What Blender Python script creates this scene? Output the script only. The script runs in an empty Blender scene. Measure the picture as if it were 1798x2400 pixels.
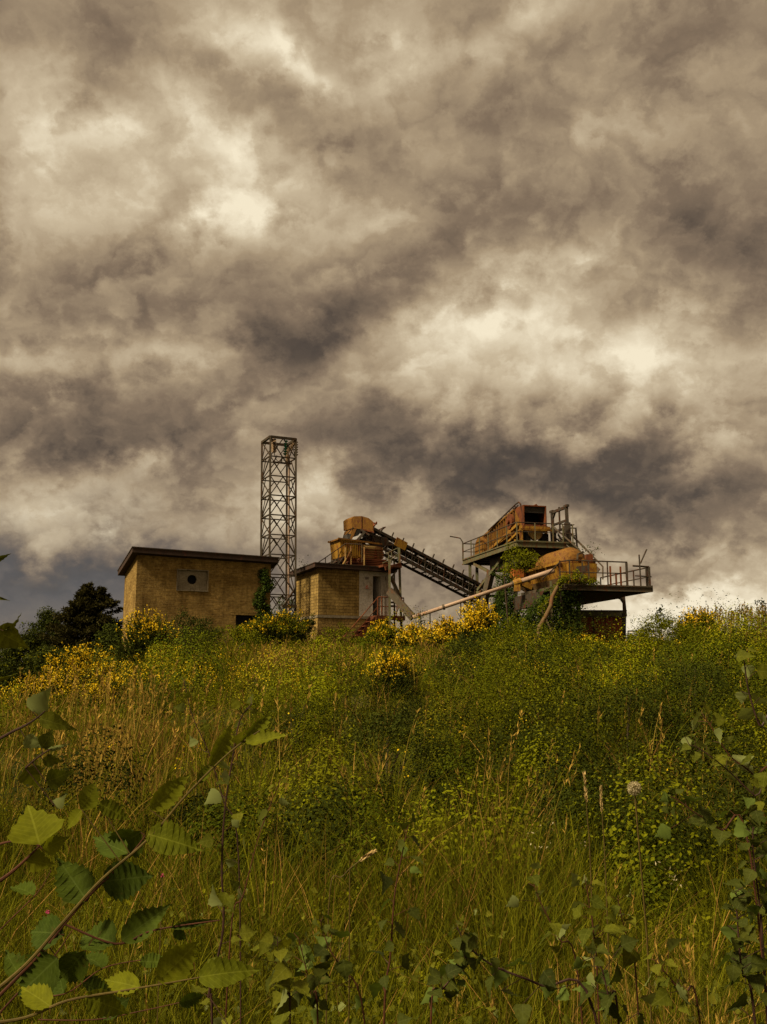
import bpy, math, random
import numpy as np
from mathutils import Vector as V
RNG = np.random.default_rng(7); random.seed(7)
R_ = math.radians
scene = bpy.context.scene
col = scene.collection
# ------------------------------------------------------------------ camera
FPX, PITCH, EYE = 2300.0, math.atan(400/2300), 1.6
cam_d = bpy.data.cameras.new('camera'); cam = bpy.data.objects.new('camera', cam_d); col.objects.link(cam)
cam_d.sensor_fit = 'VERTICAL'; cam_d.sensor_height = 36; cam_d.sensor_width = 36*1798/2400
cam_d.lens = 36*FPX/2400; cam_d.clip_start = .05; cam_d.clip_end = 6000
cam.location = (0, 0, EYE); cam.rotation_euler = (math.pi/2+PITCH, 0, 0)
scene.camera = cam
CP, SP = math.cos(PITCH), math.sin(PITCH)
CAM = V((0, 0, EYE))
def ray(px, py):
    u, v = px-899, 1200-py
    return V((u, FPX*CP-v*SP, FPX*SP+v*CP))
def at(px, py, Y):                       # the point of the place at depth Y seen in that direction
    d = ray(px, py); return CAM + d*(Y/d.y)
def hit(px, py, P0, n):                  # ... on the plane through P0 with normal n
    d = ray(px, py); return CAM + d*((V(P0)-CAM).dot(n)/d.dot(n))
# ------------------------------------------------------------------ colour management, sun, sky
scene.view_settings.view_transform = 'Standard'; scene.view_settings.look = 'None'
scene.view_settings.exposure = 2.2; scene.view_settings.gamma = 1
scene.cycles.max_bounces = 6; scene.cycles.diffuse_bounces = 3; scene.cycles.transmission_bounces = 4
scene.cycles.transparent_max_bounces = 4; scene.cycles.caustics_reflective = False; scene.cycles.caustics_refractive = False
SUN_EL, SUN_AZ = R_(48), R_(-62)         # azimuth from +Y, negative = left
sd = V((math.sin(SUN_AZ)*math.cos(SUN_EL), math.cos(SUN_AZ)*math.cos(SUN_EL), math.sin(SUN_EL)))
sd = V((-.60, -.40, .70)).normalized()
SUN_EL = math.asin(sd.z); SUN_AZ = math.atan2(sd.x, sd.y)
sl = bpy.data.lights.new('sun', 'SUN'); sun = bpy.data.objects.new('sun', sl); col.objects.link(sun)
sl.energy = 1.5; sl.angle = R_(10); sl.color = (1, .84, .56)
sun.rotation_euler = (-sd).to_track_quat('-Z', 'Y').to_euler(); sun.location = (-60, -20, 80)

class NT:                                # tiny node-graph helper
    def __init__(s, nt): s.nt = nt; s.n = nt.nodes; s.l = nt.links
    def put(s, sock, val):
        if hasattr(val, 'is_output'): s.l.new(val, sock)
        elif val is not None: sock.default_value = val
    def m(s, op, a, b=None, c=None, clamp=False):
        n = s.n.new('ShaderNodeMath'); n.operation = op; n.use_clamp = clamp
        for i, x in enumerate((a, b, c)):
            if x is not None: s.put(n.inputs[i], x)
        return n.outputs[0]
    def vm(s, op, a, b=None, out=0):
        n = s.n.new('ShaderNodeVectorMath'); n.operation = op; s.put(n.inputs[0], a)
        if b is not None: s.put(n.inputs[1], b)
        return n.outputs[out]
    def noise(s, vec, scale, detail=4, rough=.5, dist=0, out=0):
        n = s.n.new('ShaderNodeTexNoise'); s.put(n.inputs['Vector'], vec)
        for k, x in (('Scale', scale), ('Detail', detail), ('Roughness', rough), ('Distortion', dist)): n.inputs[k].default_value = x
        return n.outputs[out]
    def ramp(s, fac, stops, interp='LINEAR'):
        n = s.n.new('ShaderNodeValToRGB'); s.put(n.inputs[0], fac); r = n.color_ramp; r.interpolation = interp
        while len(r.elements) < len(stops): r.elements.new(.5)
        for e, (p, c) in zip(r.elements, stops): e.position = p; e.color = (*c, 1) if len(c) == 3 else c
        return n.outputs[0]
    def mix(s, fac, a, b, mode='MIX'):
        n = s.n.new('ShaderNodeMix'); n.data_type = 'RGBA'; n.blend_type = mode
        s.put(n.inputs['Factor'], fac)
        for k, x in ((6, a), (7, b)): s.put(n.inputs[k], (*x, 1) if isinstance(x, tuple) and len(x) == 3 else x)
        return n.outputs[2]

w = bpy.data.worlds.new('World'); scene.world = w; w.use_nodes = True
g = NT(w.node_tree); g.n.clear()
def make_sky():
    geo = g.n.new('ShaderNodeTexCoord'); d = geo.outputs['Generated']
    sx = g.n.new('ShaderNodeSeparateXYZ'); g.l.new(d, sx.inputs[0]); x, y, z = sx.outputs
    el = g.m('ARCSINE', z); az = g.m('ARCTAN2', x, y)
    # cloud-layer coordinates: a flat deck seen in perspective
    h = g.m('ADD', g.m('MAXIMUM', z, 0.0), .75)
    cv = g.n.new('ShaderNodeCombineXYZ'); g.put(cv.inputs[0], g.m('DIVIDE', x, h)); g.put(cv.inputs[1], g.m('DIVIDE', y, h))
    cv.inputs[2].default_value = .37
    q = cv.outputs[0]
    wz = g.noise(q, 3.6, 7, .58, 0, 1)                         # domain warp so the masses get cloud edges
    wv = g.vm('SCALE', g.vm('SUBTRACT', wz, (.5, .5, .5))); wv.node.inputs['Scale'].default_value = .22
    wz2 = g.noise(q, 13, 9, .62, 0, 1)
    wv2 = g.vm('SCALE', g.vm('SUBTRACT', wz2, (.5, .5, .5))); wv2.node.inputs['Scale'].default_value = .12
    ae = g.n.new('ShaderNodeCombineXYZ'); g.put(ae.inputs[0], az); g.put(ae.inputs[1], el)
    p = g.vm('ADD', g.vm('ADD', ae.outputs[0], wv), wv2)
    sp = g.n.new('ShaderNodeSeparateXYZ'); g.l.new(p, sp.inputs[0]); pa, pe = sp.outputs[0], sp.outputs[1]
    acc = None
    for (bx, by, rx, ry, rot, amp) in SKY_MASSES:
        dr = ray(bx, by).normalized(); a0, e0 = math.atan2(dr.x, dr.y), math.asin(dr.z)
        da, de = g.m('SUBTRACT', pa, a0), g.m('SUBTRACT', pe, e0)
        c, s_ = math.cos(R_(rot)), math.sin(R_(rot)); kx, ky = FPX/rx, FPX/ry
        uu = g.m('MULTIPLY_ADD', da, c*kx, g.m('MULTIPLY', de, s_*kx))
        vv = g.m('MULTIPLY_ADD', da, -s_*ky, g.m('MULTIPLY', de, c*ky))
        r2 = g.m('MULTIPLY_ADD', uu, uu, g.m('MULTIPLY', vv, vv))
        t = g.m('MULTIPLY', g.m('EXPONENT', g.m('MULTIPLY', r2, -.7)), amp)
        acc = t if acc is None else g.m('ADD', acc, t)
    n1 = g.noise(g.vm('ADD', q, wv), 4.2, 9, .55, .5)
    def puffs(off):                                            # rounded cloud heads: folded noise at three sizes
        qq = g.vm('ADD', g.vm('ADD', q, wv2), off); t = None
        for sc, am in ((5.0, .50), (11.0, .32), (24.0, .09)):
            a = g.m('MULTIPLY', g.m('ABSOLUTE', g.m('SUBTRACT', g.noise(qq, sc, 4, .5, .15), .5)), am)
            t = a if t is None else g.m('ADD', t, a)
        return t
    p0, p1 = puffs((0, 0, 0)), puffs((-.016, -.020, 0))        # relief: the side towards the bright upper left is paler
    rel = g.m('SUBTRACT', p0, p1)
    det = g.m('ADD', g.m('MULTIPLY', g.m('SUBTRACT', p0, .085), SKY_K[1]), g.m('MULTIPLY', g.m('SUBTRACT', n1, .5), SKY_K[0]))
    det = g.m('ADD', det, g.m('MULTIPLY', rel, SKY_K[4]))
    acc = g.m('MULTIPLY', acc, .9)
    val = g.m('ADD', g.m('ADD', acc, det), SKY_K[2])
    colr = g.ramp(val, SKY_RAMP)
    dr = ray(60, 1370).normalized(); a0, e0 = math.atan2(dr.x, dr.y), math.asin(dr.z)      # clearer blue-grey air under the deck, far left
    uu, vv = g.m('MULTIPLY', g.m('SUBTRACT', pa, a0), FPX/560), g.m('MULTIPLY', g.m('SUBTRACT', pe, e0), FPX/130)
    bl = g.m('MULTIPLY', g.m('EXPONENT', g.m('MULTIPLY', g.m('MULTIPLY_ADD', uu, uu, g.m('MULTIPLY', vv, vv)), -.8)), .75)
    colr = g.mix(bl, colr, (.105*.222, .105*.222, .112*.222))
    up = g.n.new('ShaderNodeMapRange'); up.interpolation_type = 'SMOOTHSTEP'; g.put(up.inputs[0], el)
    up.inputs[1].default_value = R_(39); up.inputs[2].default_value = R_(75); up.inputs[3].default_value = 1; up.inputs[4].default_value = SKY_K[3]  # unseen sky overhead raised in brightness to light the slope
    st = g.n.new('ShaderNodeTexSky'); st.sky_type = 'NISHITA'; st.sun_disc = False; st.sun_elevation = SUN_EL; st.sun_rotation = SUN_AZ
    b1 = g.n.new('ShaderNodeBackground'); g.l.new(st.outputs[0], b1.inputs[0]); b1.inputs[1].default_value = .05
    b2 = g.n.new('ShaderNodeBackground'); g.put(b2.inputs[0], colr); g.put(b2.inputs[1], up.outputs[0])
    mx = g.n.new('ShaderNodeMixShader'); mx.inputs[0].default_value = .988
    g.l.new(b1.outputs[0], mx.inputs[1]); g.l.new(b2.outputs[0], mx.inputs[2])
    o = g.n.new('ShaderNodeOutputWorld'); g.l.new(mx.outputs[0], o.inputs[0])
# cloud masses: direction (as px,py of the view), radii, tilt, brightness
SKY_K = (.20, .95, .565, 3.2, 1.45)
SKY_RAMP = [(p, tuple(x*.222 for x in c)) for p, c in [(0, (.042, .033, .026)), (.2, (.096, .069, .047)), (.4, (.222, .157, .099)), (.58, (.385, .287, .176)), (.78, (.58, .468, .31)), (1, (.90, .79, .58))]]
SKY_MASSES = [
 (620, 95, 150, 55, -15, .36), (720, 165, 60, 60, -40, .3), (940, 80, 80, 40, 0, .2), (1180, 30, 200, 40, 0, .2),
 (545, 355, 190, 85, -35, .38), (480, 470, 150, 60, 10, .13), (200, 430, 280, 150, 0, .22), (60, 160, 90, 60, -40, .3), (190, 310, 90, 40, -20, .2), (380, 150, 90, 70, 60, .2),
 (1240, 735, 170, 50, 12, .24), (1440, 860, 290, 90, -8, .34), (980, 850, 170, 80, 20, .2), (1300, 950, 400, 70, 0, .1),
 (1640, 1390, 260, 90, 10, .62), (250, 1150, 420, 65, 3, .3), (40, 840, 110, 50, 0, .28), (400, 850, 130, 45, 0, .24), (560, 1030, 110, 50, 20, .25), (780, 1165, 140, 55, 0, .25),
 (1450, 1250, 250, 40, 0, .12), (1420, 250, 140, 120, 0, .12), (1000, 1180, 200, 50, 0, .12), (1440, 1010, 120, 40,0,.1),
 (330, 60, 170, 50, 0, -.12), (150, 200, 140, 50, 0, -.18), (600, 210, 220, 80, -10, -.2), (1150, 280, 230, 70, 10, -.16),
 (1200, 480, 500, 140, 15, .02), (1650, 330, 160, 250, 0, -.08), (450, 560, 200, 70, 0, -.09),
 (900, 730, 380, 70, 22, -.28), (560, 720, 200, 110, 0, -.16), (150, 690, 170, 80, 0, -.12), (750, 900, 200, 90, 0, -.15),
 (200, 1020, 300, 80, -5, -.3), (470, 1110, 120, 45, -10, -.25), (1080, 1070, 330, 75, 3, -.33), (1500, 1110, 330, 65, -5, -.3), (1650, 650, 180, 60, 10, -.2), (1700, 800, 90, 90, 0, -.12),
 (150, 1290, 330, 45, 0, -.3), (120, 1420, 330, 110, 0, -.16), (1000, 1330, 300, 110, 0, -.14), (1560, 1290, 150, 35, 0, -.3),
]
make_sky()
# ------------------------------------------------------------------ materials
def new_mat(name):
    m = bpy.data.materials.new(name); m.use_nodes = True; t = NT(m.node_tree)
    return m, t, t.n['Principled BSDF']
def mottled(name, c1, c2, scale=3, c3=None, thr=.55, rough=.8, bump=.15, metal=0, fine=25):
    m, t, b = new_mat(name)
    oc = t.n.new('ShaderNodeTexCoord').outputs['Object']
    f = t.m('MULTIPLY_ADD', t.noise(oc, scale, 6, .62), 2.2, -.6, clamp=True)
    c = t.mix(f, c1, c2)
    if c3:
        st = t.n.new('ShaderNodeMapping'); st.inputs['Scale'].default_value = (1, 1, .35); t.l.new(oc, st.inputs[0])
        r = t.n.new('ShaderNodeMapRange'); t.put(r.inputs[0], t.noise(st.outputs[0], scale*1.7, 8, .65)); r.inputs[1].default_value = thr-.06; r.inputs[2].default_value = thr+.06
        c = t.mix(r.outputs[0], c, c3)
    c = t.mix(.5, c, t.ramp(t.noise(oc, fine, 3, .6), [(.3, (.25, .25, .25)), (.7, (.8, .8, .8))]), 'OVERLAY')
    t.put(b.inputs['Base Color'], c); b.inputs['Specular IOR Level'].default_value = .15; b.inputs['Roughness'].default_value = rough; b.inputs['Metallic'].default_value = metal
    if bump:
        n = t.n.new('ShaderNodeBump'); n.inputs['Strength'].default_value = bump; n.inputs['Distance'].default_value = .03
        t.put(n.inputs['Height'], t.noise(oc, fine*.6, 4, .6)); t.l.new(n.outputs[0], b.inputs['Normal'])
    return m
def brickmat(name, c1, c2, cm, bw, bh, mortar, ang):
    m, t, b = new_mat(name)
    oc = t.n.new('ShaderNodeTexCoord').outputs['Object']
    rot = t.n.new('ShaderNodeVectorRotate'); rot.rotation_type = 'Z_AXIS'; rot.inputs['Angle'].default_value = -ang; t.l.new(oc, rot.inputs[0])
    s = t.n.new('ShaderNodeSeparateXYZ'); t.l.new(rot.outputs[0], s.inputs[0])
    cv = t.n.new('ShaderNodeCombineXYZ'); t.put(cv.inputs[0], t.m('ADD', s.outputs[0], s.outputs[1])); t.put(cv.inputs[1], s.outputs[2])
    wob = t.vm('SCALE', t.vm('SUBTRACT', t.noise(oc, 2.5, 3, .5, 0, 1), (.5, .5, .5))); wob.node.inputs['Scale'].default_value = .05
    k = t.n.new('ShaderNodeTexBrick'); t.put(k.inputs['Vector'], t.vm('ADD', cv.outputs[0], wob))
    for n_, x in (('Scale', 1), ('Mortar Size', mortar), ('Mortar Smooth', .4), ('Brick Width', bw), ('Row Height', bh), ('Bias', 0)): k.inputs[n_].default_value = x
    k.inputs['Color1'].default_value = (*c1, 1); k.inputs['Color2'].default_value = (*c2, 1); k.inputs['Mortar'].default_value = (*cm, 1)
    st = t.ramp(t.noise(oc, 1.3, 6, .65), [(.3, (.26, .24, .2)), (.55, (.5, .5, .5)), (.75, (.66, .64, .6))])
    c = t.mix(.85, k.outputs['Color'], st, 'OVERLAY')
    c = t.mix(.8, c, t.ramp(t.noise(oc, 9, 6, .7), [(.3, (.25, .25, .25)), (.7, (.72, .72, .72))]), 'OVERLAY')
    sm_ = t.n.new('ShaderNodeMapping'); sm_.inputs['Scale'].default_value = (2.2, 2.2, .16); t.l.new(oc, sm_.inputs[0])   # rain runs and damp
    c = t.mix(.38, c, t.ramp(t.noise(sm_.outputs[0], 1.6, 7, .65), [(.36, (.20, .18, .15)), (.52, (.5, .5, .48)), (.7, (.58, .56, .52))]), 'OVERLAY')
    t.put(b.inputs['Base Color'], c); b.inputs['Roughness'].default_value = .9; b.inputs['Specular IOR Level'].default_value = .1
    n = t.n.new('ShaderNodeBump'); n.inputs['Strength'].default_value = .6; n.inputs['Distance'].default_value = .03
    t.put(n.inputs['Height'], t.m('ADD', t.m('MULTIPLY', k.outputs['Fac'], -1), t.noise(oc, 14, 4, .6))); t.l.new(n.outputs[0], b.inputs['Normal'])
    return m
def leafmat(name, c1, c2, c3=None, back=None, trans=.35, rough=.7, scale=0, veins=0):
    """leaf colour differs from leaf to leaf; light passes through"""
    m, t, b = new_mat(name)
    gi = t.n.new('ShaderNodeNewGeometry'); ri = gi.outputs['Random Per Island']
    stops = [(0, c1), (.6, c2)] + ([(1, c3)] if c3 else [])
    c = t.ramp(ri, stops)
    oc = t.n.new('ShaderNodeTexCoord').outputs['Object']
    c = t.mix(.6, c, t.ramp(t.noise(oc, scale or 1.1, 4, .6), [(.3, (.3, .3, .3)), (.7, (.66, .66, .66))]), 'OVERLAY')
    if scale:
        c = t.mix(.5, c, t.ramp(t.noise(oc, scale*8, 4, .6), [(.3, (.34, .34, .34)), (.7, (.64, .64, .64))]), 'OVERLAY')
    if veins:
        a = t.n.new('ShaderNodeAttribute'); a.attribute_name = 'leafuv'; sp = t.n.new('ShaderNodeSeparateXYZ'); t.l.new(a.outputs['Vector'], sp.inputs[0])
        ax = t.m('ABSOLUTE', sp.outputs[0]); ph = t.m('FRACT', t.m('MULTIPLY', t.m('SUBTRACT', sp.outputs[1], t.m('MULTIPLY', ax, .62)), veins))
        side = t.m('LESS_THAN', t.m('ABSOLUTE', t.m('SUBTRACT', ph, .5)), .07); rib = t.m('LESS_THAN', ax, .016)
        c = t.mix(t.m('MULTIPLY', t.m('MAXIMUM', t.m('MULTIPLY', side, .55), rib), .22), c, tuple(min(1, k*2.2+.03) for k in c2))
        mot = t.ramp(t.noise(oc, 60, 5, .65), [(.62, (0, 0, 0)), (.72, (1, 1, 1))])
        c = t.mix(t.m('MULTIPLY', mot, .35), c, (.12, .065, .02))
    if back: c = t.mix(gi.outputs['Backfacing'], c, back)
    t.put(b.inputs['Base Color'], c); b.inputs['Roughness'].default_value = rough; b.inputs['Specular IOR Level'].default_value = .05 if scale else .0
    tr = t.n.new('ShaderNodeBsdfTranslucent'); t.put(tr.inputs[0], t.mix(1, c, (1.0, 1.0, .5), 'MULTIPLY'))
    mx = t.n.new('ShaderNodeMixShader'); mx.inputs[0].default_value = trans
    t.l.new(b.outputs[0], mx.inputs[1]); t.l.new(tr.outputs[0], mx.inputs[2])
    t.l.new(mx.outputs[0], t.n['Material Output'].inputs[0])
    return m
def tintmat(name, trans=.3):
    m, t, b = new_mat(name)
    a = t.n.new('ShaderNodeAttribute'); a.attribute_name = 'tint'
    t.put(b.inputs['Base Color'], a.outputs['Color']); b.inputs['Roughness'].default_value = .7; b.inputs['Specular IOR Level'].default_value = .03
    tr = t.n.new('ShaderNodeBsdfTranslucent'); t.put(tr.inputs[0], a.outputs['Color'])
    mx = t.n.new('ShaderNodeMixShader'); mx.inputs[0].default_value = trans
    t.l.new(b.outputs[0], mx.inputs[1]); t.l.new(tr.outputs[0], mx.inputs[2]); t.l.new(mx.outputs[0], t.n['Material Output'].inputs[0])
    return m
ANG, RANG = R_(25), R_(15)
M = dict(
 brick=brickmat('tan_brick', (.285, .185, .055), (.18, .108, .03), (.25, .168, .064), .28, .085, .011, ANG),
 block=brickmat('tan_block', (.28, .185, .06), (.22, .145, .044), (.10, .062, .022), .5, .165, .013, ANG),
 plaster=mottled('pale_plaster', (.42, .38, .33), (.33, .29, .24), 2.2, (.22, .17, .11), .64, fine=12),
 concrete=mottled('grey_concrete', (.20, .165, .11), (.15, .12, .08), 2.5, (.09, .07, .045), .62, fine=14),
 roof=mottled('bitumen_roof', (.028, .018, .013), (.05, .03, .022), 3, (.08, .03, .02), .62),
 dark=mottled('dark_inside', (.006, .005, .004), (.010, .008, .006), 3, bump=0),  # near-black colour for shade inside openings; also the black sign mark
 steel=mottled('weathered_steel', (.058, .047, .034), (.09, .072, .047), 3, (.10, .04, .016), .58, rough=.6, metal=.2),
 steeld=mottled('dark_steel', (.035, .028, .022), (.06, .047, .033), 3, (.06, .022, .01), .56, rough=.6, metal=.2),
 lattice=mottled('lattice_steel', (.032, .026, .018), (.062, .046, .028), 2, (.06, .032, .016), .56, rough=.6, metal=.2),
 greensteel=mottled('green_grey_paint', (.105, .10, .054), (.078, .072, .037), 3, (.10, .04, .016), .57, rough=.6),
 rust=mottled('rust', (.15, .045, .015), (.085, .027, .011), 2.2, (.05, .018, .01), .55, rough=.9),
 rustpaint=mottled('rusty_orange_paint', (.18, .086, .012), (.11, .048, .009), 4.5, (.085, .028, .011), .57, rough=.75),
 yellow=mottled('worn_yellow_paint', (.285, .155, .017), (.21, .103, .014), 3.5, (.13, .045, .013), .55, rough=.65),
 paleyellow=mottled('faded_yellow_paint', (.36, .25, .09), (.28, .18, .06), 2, (.16, .055, .02), .54, rough=.75),
 orange=mottled('orange_paint', (.34, .105, .022), (.28, .08, .018), 3, (.2, .06, .02), .62, rough=.5),
 pipe=mottled('pinkish_pipe', (.34, .235, .165), (.27, .18, .125), 1.5, (.27, .14, .08), .64, rough=.45),
 belt=mottled('rubber_belt', (.03, .026, .022), (.05, .042, .034), 2, bump=.05),
 hopper=mottled('dirty_plate', (.12, .075, .03), (.075, .045, .02), 1.8, (.10, .036, .014), .57),
 redwall=mottled('red_sheet', (.27, .070, .028), (.19, .05, .021), 1.2, (.10, .045, .02), .6),
 signw=mottled('sign_pale', (.42, .36, .30), (.36, .3, .25), 4, bump=0),
 signr=mottled('sign_red', (.45, .06, .03), (.4, .05, .03), 4, bump=0),
 signg=mottled('sign_grey', (.17, .14, .12), (.14, .115, .1), 4, bump=0),
 glassg=mottled('green_glass_insulator', (.02, .18, .11), (.03, .14, .09), 4, rough=.25, bump=0),
 porc=mottled('brown_insulator', (.22, .15, .09), (.15, .10, .06), 4, rough=.3, bump=0),
 bark=mottled('grey_brown_bark', (.06, .04, .022), (.035, .024, .014), 6),
 twigred=mottled('red_brown_twig', (.075, .026, .012), (.04, .017, .009), 20, rough=.5),
 twigdark=mottled('dark_twig', (.028, .016, .012), (.045, .02, .014), 20, rough=.5),
 twigolive=mottled('olive_twig', (.085, .062, .012), (.055, .036, .010), 20, rough=.6),
 straw=mottled('straw', (.42, .30, .12), (.33, .22, .08), 10, bump=0),
 ivy=leafmat('ivy_leaf', (.022, .036, .007), (.04, .062, .010), (.075, .10, .018)),
 bush=leafmat('bush_leaf', (.055, .066, .004), (.105, .112, .005), (.15, .148, .009), trans=.2),
 darkbush=leafmat('dark_leaf', (.020, .026, .006), (.034, .042, .008), (.05, .058, .012), trans=.2),
 weeddark=leafmat('dark_weed_leaf', (.026, .034, .006), (.045, .055, .008), (.075, .08, .012), trans=.1),  # darker than bush_leaf: shade of the dark clumps put into the colour
 conifer=leafmat('conifer_needle', (.022, .020, .006), (.035, .032, .010), (.06, .05, .016), trans=.15),
 broomstem=leafmat('broom_stem', (.024, .030, .006), (.04, .048, .008), (.065, .07, .012), trans=.15),
 broomflower=leafmat('broom_flower', (.56, .36, .010), (.68, .46, .016), (.78, .60, .05), trans=.3),
 poplar=leafmat('poplar_leaf', (.058, .068, .006), (.095, .10, .007), (.145, .14, .011), back=(.16, .18, .055), trans=.32, scale=30, veins=4),
 poplard=leafmat('dark_poplar_leaf', (.028, .035, .006), (.046, .054, .007), (.072, .078, .010), back=(.085, .115, .02), trans=.25, scale=30, veins=5),  # darker copy of poplar_leaf: backlit shade put into the colour
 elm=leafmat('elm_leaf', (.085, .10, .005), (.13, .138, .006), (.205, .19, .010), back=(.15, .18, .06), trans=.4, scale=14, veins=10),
 elmd=leafmat('shaded_elm_leaf', (.034, .052, .006), (.05, .070, .006), (.085, .10, .010), trans=.3, scale=14, veins=10),  # darker copy of elm_leaf with the shade put into its colour
 pink=leafmat('pink_petal', (.36, .04, .11), (.42, .06, .14), trans=.2),
 white=leafmat('seed_fluff', (.42, .36, .2), (.5, .42, .26), trans=.3),
 tint=tintmat('grass_tint'), bramble=tintmat('bramble_tint', .10),
)
def ground_mat():
    m, t, b = new_mat('weedy_soil')
    oc = t.n.new('ShaderNodeTexCoord').outputs['Object']
    c = t.ramp(t.noise(oc, .5, 8, .65), [(.3, (.022, .022, .006)), (.55, (.04, .040, .009)), (.75, (.075, .058, .02))])
    c = t.mix(.8, c, t.ramp(t.noise(oc, 14, 6, .7), [(.3, (.2, .2, .2)), (.7, (.7, .7, .7))]), 'OVERLAY')
    t.put(b.inputs['Base Color'], c); b.inputs['Roughness'].default_value = 1; b.inputs['Specular IOR Level'].default_value = 0
    return m
# ------------------------------------------------------------------ builders
Z = V((0, 0, 1))
class MB:
    def __init__(s): s.v = []; s.f = []
    def box(s, o, a, b, c):
        o, a, b, c = V(o), V(a), V(b), V(c)
        if a.cross(b).dot(c) < 0: a, b = b, a
        i = len(s.v); s.v += [o, o+a, o+a+b, o+b, o+c, o+a+c, o+a+b+c, o+b+c]
        s.f += [tuple(i+k for k in q) for q in ((3, 2, 1, 0), (4, 5, 6, 7), (0, 1, 5, 4), (1, 2, 6, 5), (2, 3, 7, 6), (3, 0, 4, 7))]
        return s
    def bar(s, p, q, w, h=None, up=Z):
        p, q = V(p), V(q); d = (q-p).normalized(); h = h or w
        if abs(d.dot(up)) > .98: up = V((1, 0, 0)) if abs(d.x) < .9 else V((0, 1, 0))
        x = d.cross(up).normalized(); y = x.cross(d)
        return s.box(p-x*w/2-y*h/2, x*w, y*h, q-p)
    def tube(s, pts, r, n=8, r2=None, cap=True):
        pts = [V(p) for p in pts]; r2 = r if r2 is None else r2; i0 = len(s.v); N = len(pts)
        prev = None
        for k, p in enumerate(pts):
            d = (pts[min(k+1, N-1)]-pts[max(k-1, 0)]).normalized()
            x = prev-d*prev.dot(d) if prev is not None else d.orthogonal()
            x.normalize(); prev = x; y = d.cross(x); rr = r+(r2-r)*k/max(N-1, 1)
            s.v += [p+(x*math.cos(a)+y*math.sin(a))*rr for a in (2*math.pi*j/n for j in range(n))]
        for k in range(N-1):
            for j in range(n):
                a, b = i0+k*n+j, i0+k*n+(j+1) % n
                s.f.append((a, b, b+n, a+n))
        if cap: s.f.append(tuple(reversed(range(i0, i0+n)))); s.f.append(tuple(range(i0+(N-1)*n, i0+N*n)))
        return s
    def prism(s, poly, vec):
        poly = [V(p) for p in poly]; vec = V(vec); n = len(poly); i = len(s.v)
        nrm = V((0, 0, 0))
        for k in range(n): nrm += poly[k].cross(poly[(k+1) % n])
        if nrm.dot(vec) < 0: poly.reverse()
        s.v += poly+[p+vec for p in poly]
        s.f.append(tuple(reversed(range(i, i+n)))); s.f.append(tuple(range(i+n, i+2*n)))
        for k in range(n): j = (k+1) % n; s.f.append((i+k, i+j, i+n+j, i+n+k))
        return s
    def quadhull(s, bottom, top):           # two rings of the same count joined
        i = len(s.v); n = len(bottom); s.v += [V(p) for p in bottom]+[V(p) for p in top]
        s.f.append(tuple(reversed(range(i, i+n)))); s.f.append(tuple(range(i+n, i+2*n)))
        for k in range(n): j = (k+1) % n; s.f.append((i+k, i+j, i+n+j, i+n+k))
        return s
    def build(s, name, mat, parent=None, smooth=False):
        base = V(parent.get('_w', (0, 0, 0))) if parent is not None else V((0, 0, 0))
        me = bpy.data.meshes.new(name); me.from_pydata([p-base for p in s.v], [], s.f); me.materials.append(mat)
        if smooth: me.polygons.foreach_set('use_smooth', [True]*len(me.polygons))
        o = bpy.data.objects.new(name, me); col.objects.link(o)
        if parent is not None: o.parent = parent; o['_w'] = tuple(base)
        return o
def nmesh(name, verts, quads, mat, parent=None, tint=None, smooth=False, luv=None):
    base = np.array(parent['_w']) if parent is not None else np.zeros(3)
    me = bpy.data.meshes.new(name); nv, nq = len(verts), len(quads)
    me.vertices.add(nv); me.vertices.foreach_set('co', (verts-base).astype(np.float32).ravel())
    me.loops.add(nq*4); me.loops.foreach_set('vertex_index', quads.astype(np.int32).ravel())
    me.polygons.add(nq); me.polygons.foreach_set('loop_start', np.arange(0, nq*4, 4, dtype=np.int32))
    if smooth: me.polygons.foreach_set('use_smooth', np.ones(nq, bool))
    me.materials.append(mat); me.update(calc_edges=True)
    if tint is not None:
        at_ = me.attributes.new('tint', 'FLOAT_COLOR', 'POINT')
        at_.data.foreach_set('color', np.concatenate([tint, np.ones((nv, 1))], 1).astype(np.float32).ravel())
    if luv is not None:
        at_ = me.attributes.new('leafuv', 'FLOAT_VECTOR', 'POINT'); at_.data.foreach_set('vector', luv.astype(np.float32).ravel())
    o = bpy.data.objects.new(name, me); col.objects.link(o)
    if parent is not None: o.parent = parent; o['_w'] = tuple(base)
    return o
def thing(name, label, cat, loc, group=None):
    o = bpy.data.objects.new(name, None); col.objects.link(o); o.location = loc; o['_w'] = tuple(loc)
    o['label'] = label; o['category'] = cat
    if group: o['group'] = group
    return o
def tag(o, label, cat, group=None, kind=None):
    o['label'] = label; o['category'] = cat
    if group: o['group'] = group
    if kind: o['kind'] = kind
    return o
class Frame:
    def __init__(s, o, ang): s.o = V(o); s.x = V((math.cos(ang), math.sin(ang), 0)); s.y = V((-math.sin(ang), math.cos(ang), 0))
    def __call__(s, a, b, c): return s.o+s.x*a+s.y*b+Z*c
    def box(s, mb, a0, a1, b0, b1, c0, c1): return mb.box(s(a0, b0, c0), s.x*(a1-a0), s.y*(b1-b0), Z*(c1-c0))
    def loc(s, p): d = V(p)-s.o; return d.dot(s.x), d.dot(s.y), d.z
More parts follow.
